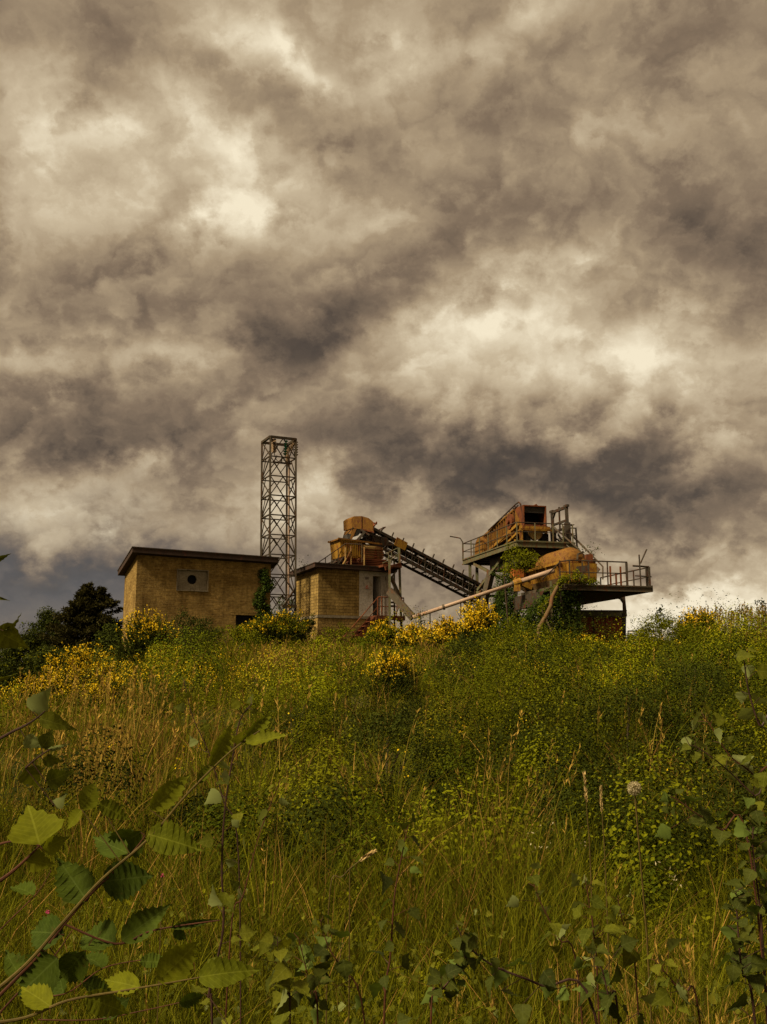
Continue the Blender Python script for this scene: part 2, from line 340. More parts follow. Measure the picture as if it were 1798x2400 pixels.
# ------------------------------------------------------------------ ground
GY = [-400, -60, -20, 0, 3, 5, 8, 10, 15, 20, 25, 30, 35, 40, 46, 52, 58, 66, 80, 110, 160, 4000]
GZ = [-9, -5, -1.5, 0, .06, .14, .30, .42, .80, 1.2, 1.65, 2.12, 2.54, 2.86, 3.13, 3.24, 3.25, 3.15, 1.8, -2, -5, -8]
def sm(x): x = np.clip(x, 0, 1); return x*x*(3-2*x)
_pt = RNG.random((64, 64))
def vnoise(x, y, s):
    x, y = np.asarray(x, float)*s+100.3, np.asarray(y, float)*s+57.7
    i, j = np.floor(x).astype(int), np.floor(y).astype(int); fx, fy = x-i, y-j
    fx, fy = fx*fx*(3-2*fx), fy*fy*(3-2*fy); P = lambda a, b: _pt[a % 64, b % 64]
    return (P(i, j)*(1-fx)+P(i+1, j)*fx)*(1-fy)+(P(i, j+1)*(1-fx)+P(i+1, j+1)*fx)*fy
def gz(X, Y):
    X, Y = np.asarray(X, float), np.asarray(Y, float)
    z = np.interp(Y, GY, GZ)
    z = z-np.clip(-X/np.maximum(Y, 5)-.24, 0, .3)*np.clip(Y, 0, 60)*.36*sm((Y-13)/18)
    z = z+.045*np.clip(X-8, 0, 30)*sm((Y-15)/25)
    z = z+(vnoise(X, Y, .35)-.5)*.35*sm(Y/8)+(vnoise(X, Y, 1.3)-.5)*.10
    return z
def G(x, y): return float(gz(x, y))
def gp(px, Y):                           # a point of the ground in that direction at depth Y
    d = ray(px, 1500); x = d.x/d.y*Y; return V((x, Y, G(x, Y)))
def make_ground():
    t = np.linspace(-1, 1, 261); xs = np.sinh(t*6.2)/np.sinh(6.2)*3500
    ys = np.concatenate([np.linspace(-400, -3, 25), np.linspace(-2, 70, 260), 70+np.geomspace(1, 3900, 50)])
    X, Y = np.meshgrid(xs, ys); v = np.stack([X, Y, gz(X, Y)], -1).reshape(-1, 3)
    ny, nx = X.shape; i = np.arange(ny*nx).reshape(ny, nx)
    q = np.stack([i[:-1, :-1], i[:-1, 1:], i[1:, 1:], i[1:, :-1]], -1).reshape(-1, 4)
    o = nmesh('ground', v, q, ground_mat(), smooth=True); o['kind'] = 'structure'
make_ground()
# ------------------------------------------------------------------ brick building on the left
def lower(p, z): return V((p.x, p.y, z))
def make_left_building():
    F = Frame(at(318, 1400, 46), ANG); O = F.o; nf = F.y
    f = lambda px, py: F.loc(hit(px, py, O, nf))          # a,b,c on the front plane
    zb = G(O.x, O.y)-1.2
    root = thing('brick_building', 'tan brick building with flat dark roof, vent panel and low dark doorway at left', 'building', (O.x, O.y, zb))
    L = f(634, 1400)[0]; Wd = 3.0; cb = zb-O.z
    tl, tr = f(318, 1300)[2], f(634, 1322)[2]; bk = -.62
    d0, d1, dz = f(553, 1440)[0], f(612, 1440)[0], f(553, 1441)[2]
    w0, w1, wt, wb = f(417, 1336)[0], f(487, 1340)[0], f(417, 1335.5)[2], f(417, 1382)[2]
    T = .25; top = lambda a: tl+(tr-tl)*a/L
    m = MB()
    def wall(a0, a1, c0, c1a, c1b): m.prism([F(a0, 0, c0), F(a1, 0, c0), F(a1, 0, c1b), F(a0, 0, c1a)], F.y*T)
    wall(0, w0, cb, top(0), top(w0)); wall(w0, w1, cb, wb, wb); wall(w0, w1, wt, top(w0), top(w1)); wall(w1, d0, cb, top(w1), top(d0))
    wall(d0, d1, dz, top(d0), top(d1)); wall(d1, L, cb, top(d1), top(L))
    m.prism([F(0, T, cb), F(0, Wd, cb), F(0, Wd, tl+bk), F(0, T, tl+bk*T/Wd)], F.x*T)
    m.prism([F(L-T, T, cb), F(L-T, Wd, cb), F(L-T, Wd, tr+bk), F(L-T, T, tr+bk*T/Wd)], F.x*T)
    m.prism([F(T, Wd-T, cb), F(L-T, Wd-T, cb), F(L-T, Wd-T, top(L-T)+bk*.92), F(T, Wd-T, top(T)+bk*.92)], F.y*T)
    m.build('wall', M['brick'], root)
    m = MB(); F.box(m, w0, w1, .03, .12, wb, wt)
    # concrete vent panel with a real round hole
    m = MB(); cx = f(451, 1358); R = abs(f(462, 1358)[0]-cx[0]); n = 28
    ang = [2*math.pi*k/n for k in range(n)]
    inner = [(cx[0]+R*math.cos(a), cx[2]+R*math.sin(a)) for a in ang]
    def sq(a):
        c, s = math.cos(a), math.sin(a); k = min(((w1-cx[0]) if c > 0 else (cx[0]-w0))/max(abs(c), 1e-6), ((wt-cx[2]) if s > 0 else (cx[2]-wb))/max(abs(s), 1e-6)); return (cx[0]+c*k, cx[2]+s*k)
    outer = [sq(a) for a in ang]
    cor = [(w1, wt), (w0, wt), (w0, wb), (w1, wb)]
    i = 0; m.v = [F(a, .05, c) for a, c in inner]+[F(a, .05, c) for a, c in outer]+[F(a, .2, c) for a, c in inner]+[F(a, .05, c) for a, c in cor]
    for k in range(n):
        j = (k+1) % n; m.f.append((k, j, n+j, n+k)); m.f.append((j, k, 2*n+k, 2*n+j))
    for ci, (a, c) in enumerate(cor):
        A = math.atan2(c-cx[2], a-cx[0]) % (2*math.pi); k = int(A/(2*math.pi)*n); m.f.append((n+k, n+(k+1) % n, 3*n+ci))
    pn = m.build('vent_panel', M['concrete'], root)
    m = MB(); fr = .045
    F.box(m, w0-fr, w1+fr, -.03, .05, wt, wt+fr); F.box(m, w0-fr, w1+fr, -.05, .05, wb-fr, wb)
    F.box(m, w0-fr, w0, -.03, .05, wb, wt); F.box(m, w1, w1+fr, -.03, .05, wb, wt); m.build('frame', M['concrete'], pn)
    m = MB(); F.box(m, w0, w1, .21, .24, wb, wt); m.build('vent_dark_sheet', M['dark'], pn)  # flat near-black sheet painted as the darkness behind the hole
    # doorway: near-black sheet set back stands in for the unlit opening, concrete lintel
    m = MB(); F.box(m, d0, d1, .16, .22, cb, dz); m.build('door', M['dark'], root)
    m = MB(); F.box(m, d0-.25, d1+.2, -.012, .1, dz, dz+.16); m.build('lintel', M['block'], root)
    # roof slab: falls to the back and a little to the right, dark fascia all round
    oh, th = .30, .22
    p = lambda a, b, c: F(a, b, top(a)+bk*b/Wd+c)
    m = MB(); ring = [(-oh, -oh), (L+oh, -oh), (L+oh, Wd+oh), (-oh, Wd+oh)]
    m.quadhull([p(a, b, .0) for a, b in ring], [p(a, b, th) for a, b in ring]); rf = m.build('roof', M['roof'], root)
    m = MB(); e = .03; r2 = [(-oh-e, -oh-e), (L+oh+e, -oh-e), (L+oh+e, Wd+oh+e), (-oh-e, Wd+oh+e)]
    m.quadhull([p(a, b, th+.003) for a, b in r2], [p(a, b, th+.05) for a, b in r2]); m.build('edge_flashing', M['steeld'], rf)
    return F, L, Wd, top
B1F, B1L, B1W, B1top = make_left_building()
# ------------------------------------------------------------------ lattice mast
def make_mast():
    O = at(635, 1300, 53); F = Frame(O, ANG); S = 1.50
    zt = at(635, 1024, 53).z; zb = G(O.x, O.y)-.3
    root = thing('lattice_mast', 'tall square lattice steel mast with insulators at its top', 'mast', (O.x, O.y, zb))
    cs = [(0, 0), (S, 0), (S, S), (0, S)]; c0, c1 = zb-O.z, zt-O.z; H = c1-c0
    lean = lambda a, b, c: F(a, b, c)+F.x*(-.16*(c-c0)/H)
    for a, b in cs:
        MB().bar(lean(a, b, c0), lean(a, b, c1), .10).build('corner_post', M['lattice'], root)
    m2 = MB(); nb = 11; bays = [c0+H*k/nb for k in range(nb+1)]
    for k in range(nb+1):
        m1 = MB()
        for i in range(4):
            (a, b), (a2, b2) = cs[i], cs[(i+1) % 4]
            if k == nb: m1.bar(lean(a, b, c1), lean(a2, b2, c1), .13)
            elif k > 0: m1.bar(lean(a, b, bays[k]), lean(a2, b2, bays[k]), .075 if k not in (7, 8) else .10, .055)
            if k < nb and i % 2 == 0:
                m2.bar(lean(a, b, bays[k]), lean((a+a2)/2, (b+b2)/2, bays[k]+H/nb*.98), .05); m2.bar(lean(a2, b2, bays[k]), lean((a+a2)/2, (b+b2)/2, bays[k]+H/nb*.98), .05)
                m2.bar(lean(a, b, bays[k+1]), lean((a*.72+a2*.28), (b*.72+b2*.28), bays[k]+H/nb*.45), .04)
            elif k < nb:
                m2.bar(lean(a, b, bays[k]), lean(a2, b2, bays[k+1]), .05) if k % 2 else m2.bar(lean(a2, b2, bays[k]), lean(a, b, bays[k+1]), .05)
                m2.bar(lean(a, b, bays[k]), lean((a+a2)/2, (b+b2)/2, bays[k+1]), .04)
        if k: m1.build('ring_brace', M['lattice'], root)
    m2.build('diagonal_braces', M['lattice'], root)
    # drop pipe inside, with the cable head
    m = MB(); q = lambda c: lean(S*.86, S*.36, c); m.tube([q(c0+H*.12), q(c1-1.35)], .05); m.build('cable_pipe', M['pipe'], root)
    m = MB(); m.bar(lean(S*.25, S*.5, c1-1.25), lean(S*1.0, S*.5, c1-1.25), .09)
    for t in (.3, .62, .95):
        m.bar(lean(S*t, S*.5, c1-1.25), lean(S*(t*.6+.25), S*.5, c1-.85), .06)
    m.build('cable_head', M['steeld'], root)
    def insul(name, p, q_, mat, r):
        p, q_ = V(p), V(q_); m = MB(); d = q_-p; n = 6; m.tube([p, q_], r*.3, 6)
        for k in range(n): a = p+d*((k+.2)/n); m.tube([a, a+d*(.3/n), a+d*(.6/n)], r*1.1, 8, r*.5)
        m.build(name, mat, root)
    insul('insulator', lean(S*.62, S*.02, c1-.1), lean(S*.60, S*.1, c1-.95), M['glassg'], .12)
    insul('insulator', lean(S*.12, 0, c1-.15), lean(S*.28, S*.4, c1-.75), M['porc'], .15)
    insul('insulator', lean(S*.98, S*.15, c1-.2), lean(S*.78, S*.5, c1-.7), M['porc'], .14)
    insul('insulator', lean(S*1.02, S*.05, c1-.1), lean(S*1.03, S*.06, c1-.95), M['porc'], .12)
    insul('insulator', lean(S*.98, S*.95, c1-.5), lean(S*.9, S*.6, c1-1.1), M['porc'], .12)
    m = MB(); m.tube([lean(S*.28, S*.4, c1-.75), lean(S*.4, S*.5, c1-1.1), lean(S*.5, S*.5, c1-1.2), lean(S*.6, S*.3, c1-.95), lean(S*.7, S*.5, c1-1.1), lean(S*.78, S*.5, c1-.7)], .025, 5); m.build('jumper_wire', M['steeld'], root)
    m = MB(); F.box(m, -.15, S+.15, -.15, S+.15, c0-.6, c0+.35); m.build('footing', M['concrete'], root)
    m = MB(); m.bar(lean(S*.55, -.15, at(672, 1416, 53).z-O.z), lean(S, 0, at(697, 1375, 53).z-O.z), .08); m.bar(lean(S*.45, -.15, at(668, 1420, 53).z-O.z), lean(S*1.0, -.15, at(695, 1420, 53).z-O.z), .16); m.build('cable_bracket', M['lattice'], root)
make_mast()
# ------------------------------------------------------------------ block building with the control-room door
def make_block_building():
    F = Frame(at(746, 1400, 53), ANG); O = F.o; f = lambda px, py: F.loc(hit(px, py, O, F.y))
    zb = G(O.x, O.y)-1.2; cb = zb-O.z; T = .25
    root = thing('block_building', 'small tan block building with pale door bay and dark flat roof under the hopper', 'building', (O.x, O.y, zb))
    L = f(912, 1400)[0]; Wd = 3.6; top = f(746, 1331)[2]; tr = f(912, 1342)[2]
    tp = lambda a: top+(tr-top)*a/L
    pa0 = f(842, 1400)[0]; d0, d1 = f(872, 1390)[0], f(895, 1390)[0]; dt, db = f(872, 1348)[2], f(872, 1434)[2]
    pl = f(746, 1441)[2]
    m = MB()
    def wall(a0, a1, c0, ca, cb2): m.prism([F(a0, 0, c0), F(a1, 0, c0), F(a1, 0, cb2), F(a0, 0, ca)], F.y*T)
    wall(0, pa0, pl, tp(0), tp(pa0)); m.prism([F(0, T, pl), F(0, Wd, pl), F(0, Wd, top-.1), F(0, T, top)], F.x*T)
    m.prism([F(L-T, T, pl), F(L-T, Wd, pl), F(L-T, Wd, tr-.1), F(L-T, T, tr)], F.x*T)
    F.box(m, T, L-T, Wd-T, Wd, pl, tr-.15)
    m.build('wall', M['block'], root)
    m = MB(); F.box(m, -.03, L+.02, -.03, Wd, cb, pl-.14); m.build('plinth', M['block'], root)
    m = MB(); F.box(m, -.06, L+.05, -.06, Wd+.02, pl-.14, pl); m.build('plinth_band', M['concrete'], root)
    m = MB(); wall(pa0, d0, pl, tp(pa0), tp(d0)); wall(d0, d1, dt, tp(d0), tp(d1)); wall(d1, L, pl, tp(d1), tp(L)); dbay = m.build('door_bay', M['plaster'], root)
    # open doorway: near-black planes stand in for the unlit room behind, leaf pushed inwards, frame
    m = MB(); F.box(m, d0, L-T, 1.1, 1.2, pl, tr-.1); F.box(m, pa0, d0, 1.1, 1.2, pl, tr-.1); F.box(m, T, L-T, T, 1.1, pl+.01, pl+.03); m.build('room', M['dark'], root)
    m = MB(); fr = .05
    for a in (d0, d1-fr): F.box(m, a, a+fr, -.02, .1, pl+.03, dt)
    F.box(m, d0+fr, d1-fr, -.02, .1, dt-fr, dt); m.build('door_frame', M['plaster'], root)
    m = MB(); G2 = Frame(F(d1-fr, .1, 0), ANG+R_(97)); G2.box(m, 0, .62, 0, .05, pl+.04, dt-fr-.01); dr = m.build('door', M['plaster'], root)
    m = MB(); G2.box(m, .52, .58, .05, .10, pl+1.0, pl+1.1); m.build('handle', M['steeld'], dr)
    m = MB(); F.box(m, d1+.10, d1+.16, -.03, .02, pl+.02, dt); F.box(m, d1+.02, L-.05, -.04, 0, tp(L)-.12, tp(L)-.06); m.build('wall_trim', M['plaster'], root)
    oh, th = .34, .20; p = lambda a, b, c: F(a, b, tp(a)-.1*b/Wd+c)
    m = MB(); ring = [(-oh, -oh), (L+oh, -oh), (L+oh, Wd+oh), (-oh, Wd+oh)]
    m.quadhull([p(a, b, 0) for a, b in ring], [p(a, b, th) for a, b in ring]); rf = m.build('roof', M['roof'], root)
    m = MB(); e = .03; r2 = [(-oh-e, -oh-e), (L+oh+e, -oh-e), (L+oh+e, Wd+oh+e), (-oh-e, Wd+oh+e)]
    m.quadhull([p(a, b, th+.003) for a, b in r2], [p(a, b, th+.05) for a, b in r2]); m.build('edge_flashing', M['steeld'], rf)
    # signs screwed to the pale bay
    def sign(px0, py0, px1, py1, label, mat):
        a0, _, c1 = f(px0, py0); a1, _, c0 = f(px1, py1); r = thing('wall_sign', label, 'sign', F(a0, -.02, c0))
        m = MB(); F.box(m, a0, a1, -.025, -.004, c0, c1); m.build('plate', mat, r); return r, a0, a1, c0, c1
    sign(856, 1352, 864, 1358, 'small grey rectangular sign high left of the open door', M['signg'])
    sign(898, 1351, 905, 1360, 'small dark grey sign right of the open door', M['signg'])
    r, a0, a1, c0, c1 = sign(855, 1367, 865, 1381, 'white warning sign with red triangle below the grey sign', M['signw'])
    w_ = a1-a0; m = MB(); m.prism([F(a0+.12*w_, -.028, c0+.12*w_), F(a0+.88*w_, -.028, c0+.12*w_), F(a0+.5*w_, -.028, c0+.95*w_)], F.y*-.004); m.build('red_triangle', M['signr'], r)
    m = MB(); m.prism([F(a0+.3*w_, -.034, c0+.24*w_), F(a0+.7*w_, -.034, c0+.24*w_), F(a0+.5*w_, -.034, c0+.66*w_)], F.y*-.003); m.build('triangle_centre', M['signw'], r)
    m = MB(); m.prism([F(a0+.54*w_, -.038, c0+.6*w_), F(a0+.43*w_, -.038, c0+.42*w_), F(a0+.56*w_, -.038, c0+.44*w_), F(a0+.47*w_, -.038, c0+.28*w_), F(a0+.5*w_, -.038, c0+.43*w_), F(a0+.40*w_, -.038, c0+.41*w_)], F.y*-.002); m.build('lightning_mark', M['dark'], r)
    return F, L, Wd, pl, tp, th, d0, d1, pa0, f
B2F, B2L, B2W, B2pl, B2top, B2th, B2d0, B2d1, B2pa, B2f = make_block_building()
# ------------------------------------------------------------------ rusty stairs to that door
def make_stairs():
    F = B2F; r0 = B2f(866, 1400)[0]; r1 = B2L+.42; dep = 1.0; c = B2pl-.02
    zb = G(*F(r0, -1, 0).xy)
    root = thing('rusty_stairs', 'rusty steel stairs and landing leading to the open pale door', 'stairs', (F(r0, -1, 0).x, F(r0, -1, 0).y, zb))
    m = MB(); F.box(m, r0, r1, -dep, -.08, c-.05, c); ld = m.build('landing', M['rust'], root)
    m = MB(); F.box(m, r0, r1, -dep-.06, -dep, c-.22, c+.02); F.box(m, r0-.06, r0, -dep-.06, -.08, c-.22, c+.02); F.box(m, r1, r1+.06, -dep-.06, -.08, c-.22, c+.02); m.build('edge_beam', M['rust'], ld)
    m = MB()
    for a in (r0+.5, r1-.1): m.bar(F(a, -dep+.1, c-.2), F(a-.0, -dep+.1, zb-F.o.z-.6), .09)
    m.bar(F(r1-.1, -dep+.1, c-.9), F(r0+.8, -dep+.1, c-.25), .06); m.build('landing_legs', M['steeld'], root)
    # flight descends to the left along the wall and towards the viewer
    top0 = F(r0, -.92, c-.12); run, fall = 2.7, 2.75
    bot0 = F(r0-run, -1.15, c-.12-fall)
    for off in (0, .72):
        MB().bar(top0+F.y*off, bot0+F.y*off, .06, .24).build('stringer', M['rust'], root)
    n = 11
    for k in range(1, n):
        p = top0.lerp(bot0, k/n); m = MB(); m.box(p+F.y*.03-F.x*.13+Z*.04, F.x*.26, F.y*.66, Z*.035); m.build('tread', M['rust'], root)
    h = 1.02
    m = MB(); a, b = F(r0+.02, -dep, c), F(r1, -dep, c); o = F.y*-.02
    m.tube([bot0+o+Z*(h-.1), top0+o+Z*(h-.0), a+Z*h+F.x*.1, b+Z*h], .03, 7); m.tube([bot0+o+Z*(h*.5-.1), top0+o+Z*(h*.5), a+Z*h*.5+F.x*.1, b+Z*h*.5], .024, 7)
    m.tube([b+Z*h, F(r1, -.1, c)+Z*h], .03, 7); m.tube([b+Z*h*.5, F(r1, -.1, c)+Z*h*.5], .024, 7); m.build('handrail', M['rust'], root)
    for p in (a+F.x*.02, a+F.x*.25, b, F(r1, -.12, c), top0.lerp(bot0, .5)+o, bot0+o):
        MB().bar(p-Z*.1, p+Z*h, .055).build('post', M['rust'], root)
make_stairs()
# ------------------------------------------------------------------ hopper, its base and walkway railing on the block roof
def make_hopper():
    O = at(801, 1305, 54); F = Frame(O, ANG); f = lambda px, py: F.loc(hit(px, py, O, F.y))
    L = f(899, 1300)[0]; H = f(801, 1264)[2]; W = 1.45
    zr = B2F(0, 0, B2top(0)+B2th).z
    root = thing('yellow_hopper', 'rusty yellow ribbed hopper on a stepped steel base over the block building', 'hopper', (O.x, O.y, zr))
    h2 = f(850, 1281)[2]; mid = f(848, 1300)[0]
    m = MB(); t = .05
    m.prism([F(0, 0, 0), F(mid, 0, 0), F(mid, 0, H*.94), F(-.12, 0, H)], F.y*t)
    m.prism([F(0, W, 0), F(mid, W, 0), F(mid, W, H*.94), F(-.12, W, H)], F.y*t)
    m.prism([F(0, t, .0), F(0, W, .0), F(-.13, W, H), F(-.13, t, H)], F.x*t)
    m.prism([F(mid, t, 0), F(mid, W, 0), F(mid, W, H*.9), F(mid, t, H*.9)], F.x*-t)
    body = m.build('hopper_body', M['yellow'], root)
    m = MB()
    for k in range(9):
        a = .12+k*(mid-.2)/8; m.box(F(a, -.07, .04), F.x*.06, F.y*.069, Z*(H*.86))
    m.build('rib', M['yellow'], body)
    m = MB(); m.bar(F(-.25, -.06, H+.03), F(L*.95, -.06, H*.86), .09); m.bar(F(-.25, W, H+.03), F(L*.95, W, H*.86), .09); m.bar(F(-.2, -.06, H), F(-.2, W, H), .08); m.build('top_rim', M['rustpaint'], root)
    m = MB(); F.box(m, mid+.02, L, .05, W, .02, h2+.02)
    m.prism([F(mid+.1, .05, h2+.025), F(L-.05, .05, h2+.025), F(L-.65, .4, H*.88), F(mid+.1, .4, H*.88)], F.y*.6); m.build('feeder_casing', M['paleyellow'], root)
    m = MB()
    for k in range(4): F.box(m, mid+.03, L+.02, -.03, .048, .1+k*.13, .15+k*.13)
    m.build('feeder_rib', M['rust'], root)
    m = MB(); m.quadhull([F(.25, .3, -.5), F(mid, .3, -.5), F(mid, W-.1, -.5), F(.25, W-.1, -.5)], [F(0, .02, -.01), F(mid, .02, -.01), F(mid, W, -.01), F(0, W, -.01)]); m.build('outlet_cone', M['rust'], root)
    m = MB(); m.tube([F(-.1, .3, -.28), F(-.1, 1.0, -.28)], .16, 12); m.bar(F(-.15, -.02, -.35), F(mid*.4, -.02, .5), .10, .05); m.build('vibrator_motor', M['steeld'], root)
    # stepped corrugated base
    y0 = .75; c0 = zr-O.z-.02; m = MB(); n = 5
    for k in range(n):
        a0 = .22 if k < 3 else .9; cc = c0+(-.06-c0)*k/n
        F.box(m, a0, L+.15+.04*k, -.42, W, cc, cc+(-.06-c0)/n*.45); F.box(m, a0+.05, L+.05, -.3, W-.05, cc+(-.06-c0)/n*.45, cc+(-.06-c0)/n)
    m.build('stepped_base', M['rust'], root)
    for px in (802, 815, 846): p = F(f(px, 1300)[0], -.45, 0); MB().bar(lower(p, zr-.02), p+Z*.55, .07).build('base_post', M['paleyellow'], root)
    MB().bar(F(f(795, 1300)[0], -.45, -.55), F(f(815, 1300)[0], -.45, .3), .12, .05).build('base_brace', M['paleyellow'], root)
    return F, L, H, W
HF, HL, HH, HW = make_hopper()
def make_roof_railing():
    F = B2F; zr = lambda b: B2top(0)+B2th-.1*b/B2W
    root = thing('roof_stair_rail', 'thin dark handrail climbing over the block roof to the yellow hopper', 'railing', F(-.2, 1.5, zr(1.5)))
    pts = [at(703, 1347, 56.8), at(760, 1309, 55), at(810, 1274, 53.4), at(848, 1276, 53.6)]
    lo = [at(716, 1346, 56.8), at(765, 1322, 55), at(795, 1308, 54)]
    m = MB(); m.tube(pts, .03, 6); m.build('handrail', M['steeld'], root); m = MB(); m.tube(lo, .022, 6); m.build('lower_rail', M['lattice'], root)
    for px, t in ((722, .2), (737, .34), (749, .45), (763, .58), (777, .72), (793, .88)):
        k = V((0, 0, 0)); x = (px-703)/(810-703); Yd = 56.8+(53.4-56.8)*x; p = at(px, 1347+(1274-1347)*x+1, Yd)
        q = lower(p, F.o.z+zr(1.2)-.05) if px < 790 else p-Z*1.0
        MB().bar(q, p, .05).build('post', M['lattice'], root)
    MB().bar(at(848, 1276, 53.6), at(848, 1318, 53.6), .05).build('post', M['lattice'], root)
    m = MB(); m.bar(at(705, 1362, 57), at(800, 1316, 54.2), .6, .06); m.build('walkway', M['steeld'], root)
make_roof_railing()
def make_side_tower():
    O = at(912, 1400, 53.5); F = Frame(O, ANG); zb = G(O.x, O.y)-.5
    root = thing('steel_support_frame', 'weathered steel frame with railing and diagonal channel beside the block building', 'steel frame', (O.x, O.y, zb))
    P = lambda px, py, Y=54.2: at(px, py, Y)
    m = MB(); m.bar(lower(P(914, 1400, 53.6), zb), P(913, 1311, 53.6), .13); m.build('post', M['greensteel'], root)
    m = MB(); m.bar(lower(P(943, 1440, 54.4), zb), P(935, 1284, 54.4), .14); m.build('post', M['greensteel'], root)
    m = MB(); m.bar(lower(P(925, 1440, 56), zb), P(924, 1310, 56), .1); m.build('post', M['greensteel'], root)
    m = MB(); m.box(P(898, 1328, 53.6), F.x*1.15, F.y*1.6, Z*.12); m.bar(P(903, 1332, 53.6), P(940, 1323, 54.4), .1, .2); m.build('deck', M['rust'], root)
    m = MB()
    for a, b, w_ in (((914, 1360, 53.6), (935, 1328, 54.4), .07), ((916, 1352, 53.7), (940, 1405, 54.4), .15), ((911, 1366, 53.6), (916, 1352, 53.6), .06), ((928, 1438, 54), (936, 1420, 54.4), .06), ((915, 1412, 53.6), (928, 1412, 54), .1), ((915, 1420, 53.6), (926, 1420, 54), .08)):
        m.bar(P(*a), P(*b), w_)
    m.build('brace', M['steel'], root)
    m = MB(); m.bar(P(912, 1384, 53.4), P(968, 1448, 52.5), .16, .40); m.bar(P(912, 1382, 53.4), P(966, 1443, 52.5), .2, .06); m.build('channel_chute', M['steel'], root)
    m = MB()
    for pts in ([(905, 1298, 54), (934, 1284, 54.4)], [(905, 1311, 54), (934, 1299, 54.4)], [(897, 1320, 53.6), (934, 1303, 54.4)], [(905, 1282, 55.5), (905, 1312, 55.5)], [(911, 1297, 54.2), (911, 1322, 54.2)], [(918, 1291, 54.3), (918, 1320, 54.3)], [(906, 1300, 55.6), (931, 1303, 55.6)]):
        MB().tube([P(*p) for p in pts], .028, 6).build('rail', M['greensteel'], root)
make_side_tower()
# ------------------------------------------------------------------ inclined belt conveyor
def make_conveyor():
    A, B = at(868, 1235, 55), at(1150, 1383, 58.5); d = (B-A); L = d.length; d.normalize(); s = Z.cross(d).normalized()*-1; up = d.cross(s).normalized()
    if up.z < 0: up = -up
    if s.y < 0: s = -s
    root = thing('belt_conveyor', 'long dark inclined belt conveyor with lattice side trusses and rusty head box', 'conveyor', (A.x, A.y, G(A.x, A.y)))
    W, D = .95, .80; P = lambda t, w_, h: A+d*(t*L)+s*w_+up*h
    for w_ in (0, W):
        m = MB(); m.bar(P(-.01, w_, 0), P(1.0, w_, 0), .08, .13, up); m.bar(P(.0, w_, -D), P(1.0, w_, -D), .09, .14, up)
        n = 19 if w_ == 0 else 9
        for k in range(n):
            a, b = k/n, (k+1)/n; m.bar(P(a, w_, -D), P((a+b)/2, w_, -.02), .04); m.bar(P(b, w_, -D), P((a+b)/2, w_, -.02), .04)
        m.bar(P(0, w_, -D*.45), P(1, w_, -D*.5), .05, .04, up); m.build('side_truss', M['steeld'], root)
    m = MB(); n = 14
    for k in range(n+1): m.bar(P(k/n, 0, -D), P(k/n, W, -D), .07)
    m.build('cross_beams', M['steeld'], root)
    m = MB(); m.prism([P(0, .08, .10), P(1, .08, .10), P(1, .08, .125), P(0, .08, .125)], s*(W-.16)); m.prism([P(0, .1, -.35), P(1, .1, -.35), P(1, .1, -.33), P(0, .1, -.33)], s*(W-.2)); m.build('belt', M['belt'], root)
    for k in range(1, 12):
        t = k/12; m = MB(); m.bar(P(t, -.05, .02), P(t, -.05, .34), .06, .06); m.bar(P(t, -.05, .32), P(t+.006, .12, .20), .05); m.bar(P(t, W+.03, .02), P(t, W+.03, .26), .05); m.tube([P(t, .02, .06), P(t, W-.02, .06)], .06, 8); m.build('idler_frame', M['steeld'], root)
    m = MB(); m.box(P(.20, -.09, -.32), d*.75, s*.02, up*.5); m.build('guard_plate', M['yellow'], root)
    # clutter of motor and drive under the head
    m = MB(); m.tube([P(.03, .1, -.45), P(.03, .8, -.45)], .2, 12); m.box(P(.05, 0, -.75), d*.8, s*.6, up*.35); m.tube([P(.13, -.05, -.4), P(.13, .1, -.4)], .28, 14)
    for a, b in (((0, 0, -.1), (.1, 0, -.9)), ((.05, 0, -.95), (.2, 0, -.3)), ((-.02, 0, -.5), (.12, 0, -.2)), ((.02, 0, -1.1), (.1, 0, -1.0)), ((-.05, .5, -1.0), (.08, .5, -.2))): m.bar(P(*a), P(*b), .08)
    m.build('drive_unit', M['steeld'], root)
    m = MB(); m.tube([P(.02, -.05, .1), P(.02, .3, .4), P(.05, .3, .45)], .05, 6); m.bar(P(.02, 0, 0), P(.03, 0, .45), .07); m.bar(P(.06, 0, .05), P(.10, 0, .42), .06); m.bar(P(.08, 0, .1), P(.10, 0, .42), .06); m.build('head_bracket', M['rust'], root)
    # head box (faceted hood) with the discharge chute going down to the hopper
    q = lambda px, py: at(px, py, 54.6); dep = V((.35, .95, 0)).normalized()*1.35
    dep = s*1.15
    m = MB(); m.prism([q(825, 1238), q(846, 1240), q(876, 1247), q(874, 1222), q(864, 1214), q(848, 1209.5), q(830, 1210), q(824, 1215)], dep); hd = m.build('head_box', M['rustpaint'], root)
    MB().bar(q(846, 1240), q(877, 1247.5), .07).build('frame_angle', M['rust'], hd); MB().bar(q(848, 1210), q(848, 1239), .05).build('frame_angle', M['rust'], hd)
    m = MB(); m.prism([q(827, 1239.5), q(836, 1239.5), q(826, 1263), q(820, 1263)], dep); m.build('discharge_plate', M['rustpaint'], hd)
    m = MB(); m.prism([q(837, 1240.5), q(850, 1240.5), q(840, 1255), q(831, 1258)], dep*.8); m.build('chute', M['dark'], hd)
    m = MB(); m.prism([q(816, 1251), q(826, 1251), q(824, 1264), q(816, 1262)], dep*.6); m.build('chute_skirt', M['belt'], hd)
    for a, b_, w_ in (((812, 1254), (828, 1236), .05), ((845, 1241), (866, 1254), .1), ((838, 1266), (856, 1246), .14)): MB().bar(q(*a), q(*b_), w_).build('strut', M['steeld'], hd)
    for t in (.02, .97):
        p = P(t, W*.5, -D); m = MB(); m.bar(lower(p, G(p.x, p.y)-.3), p, .14); m.build('support_leg', M['steeld'], root)
make_conveyor()
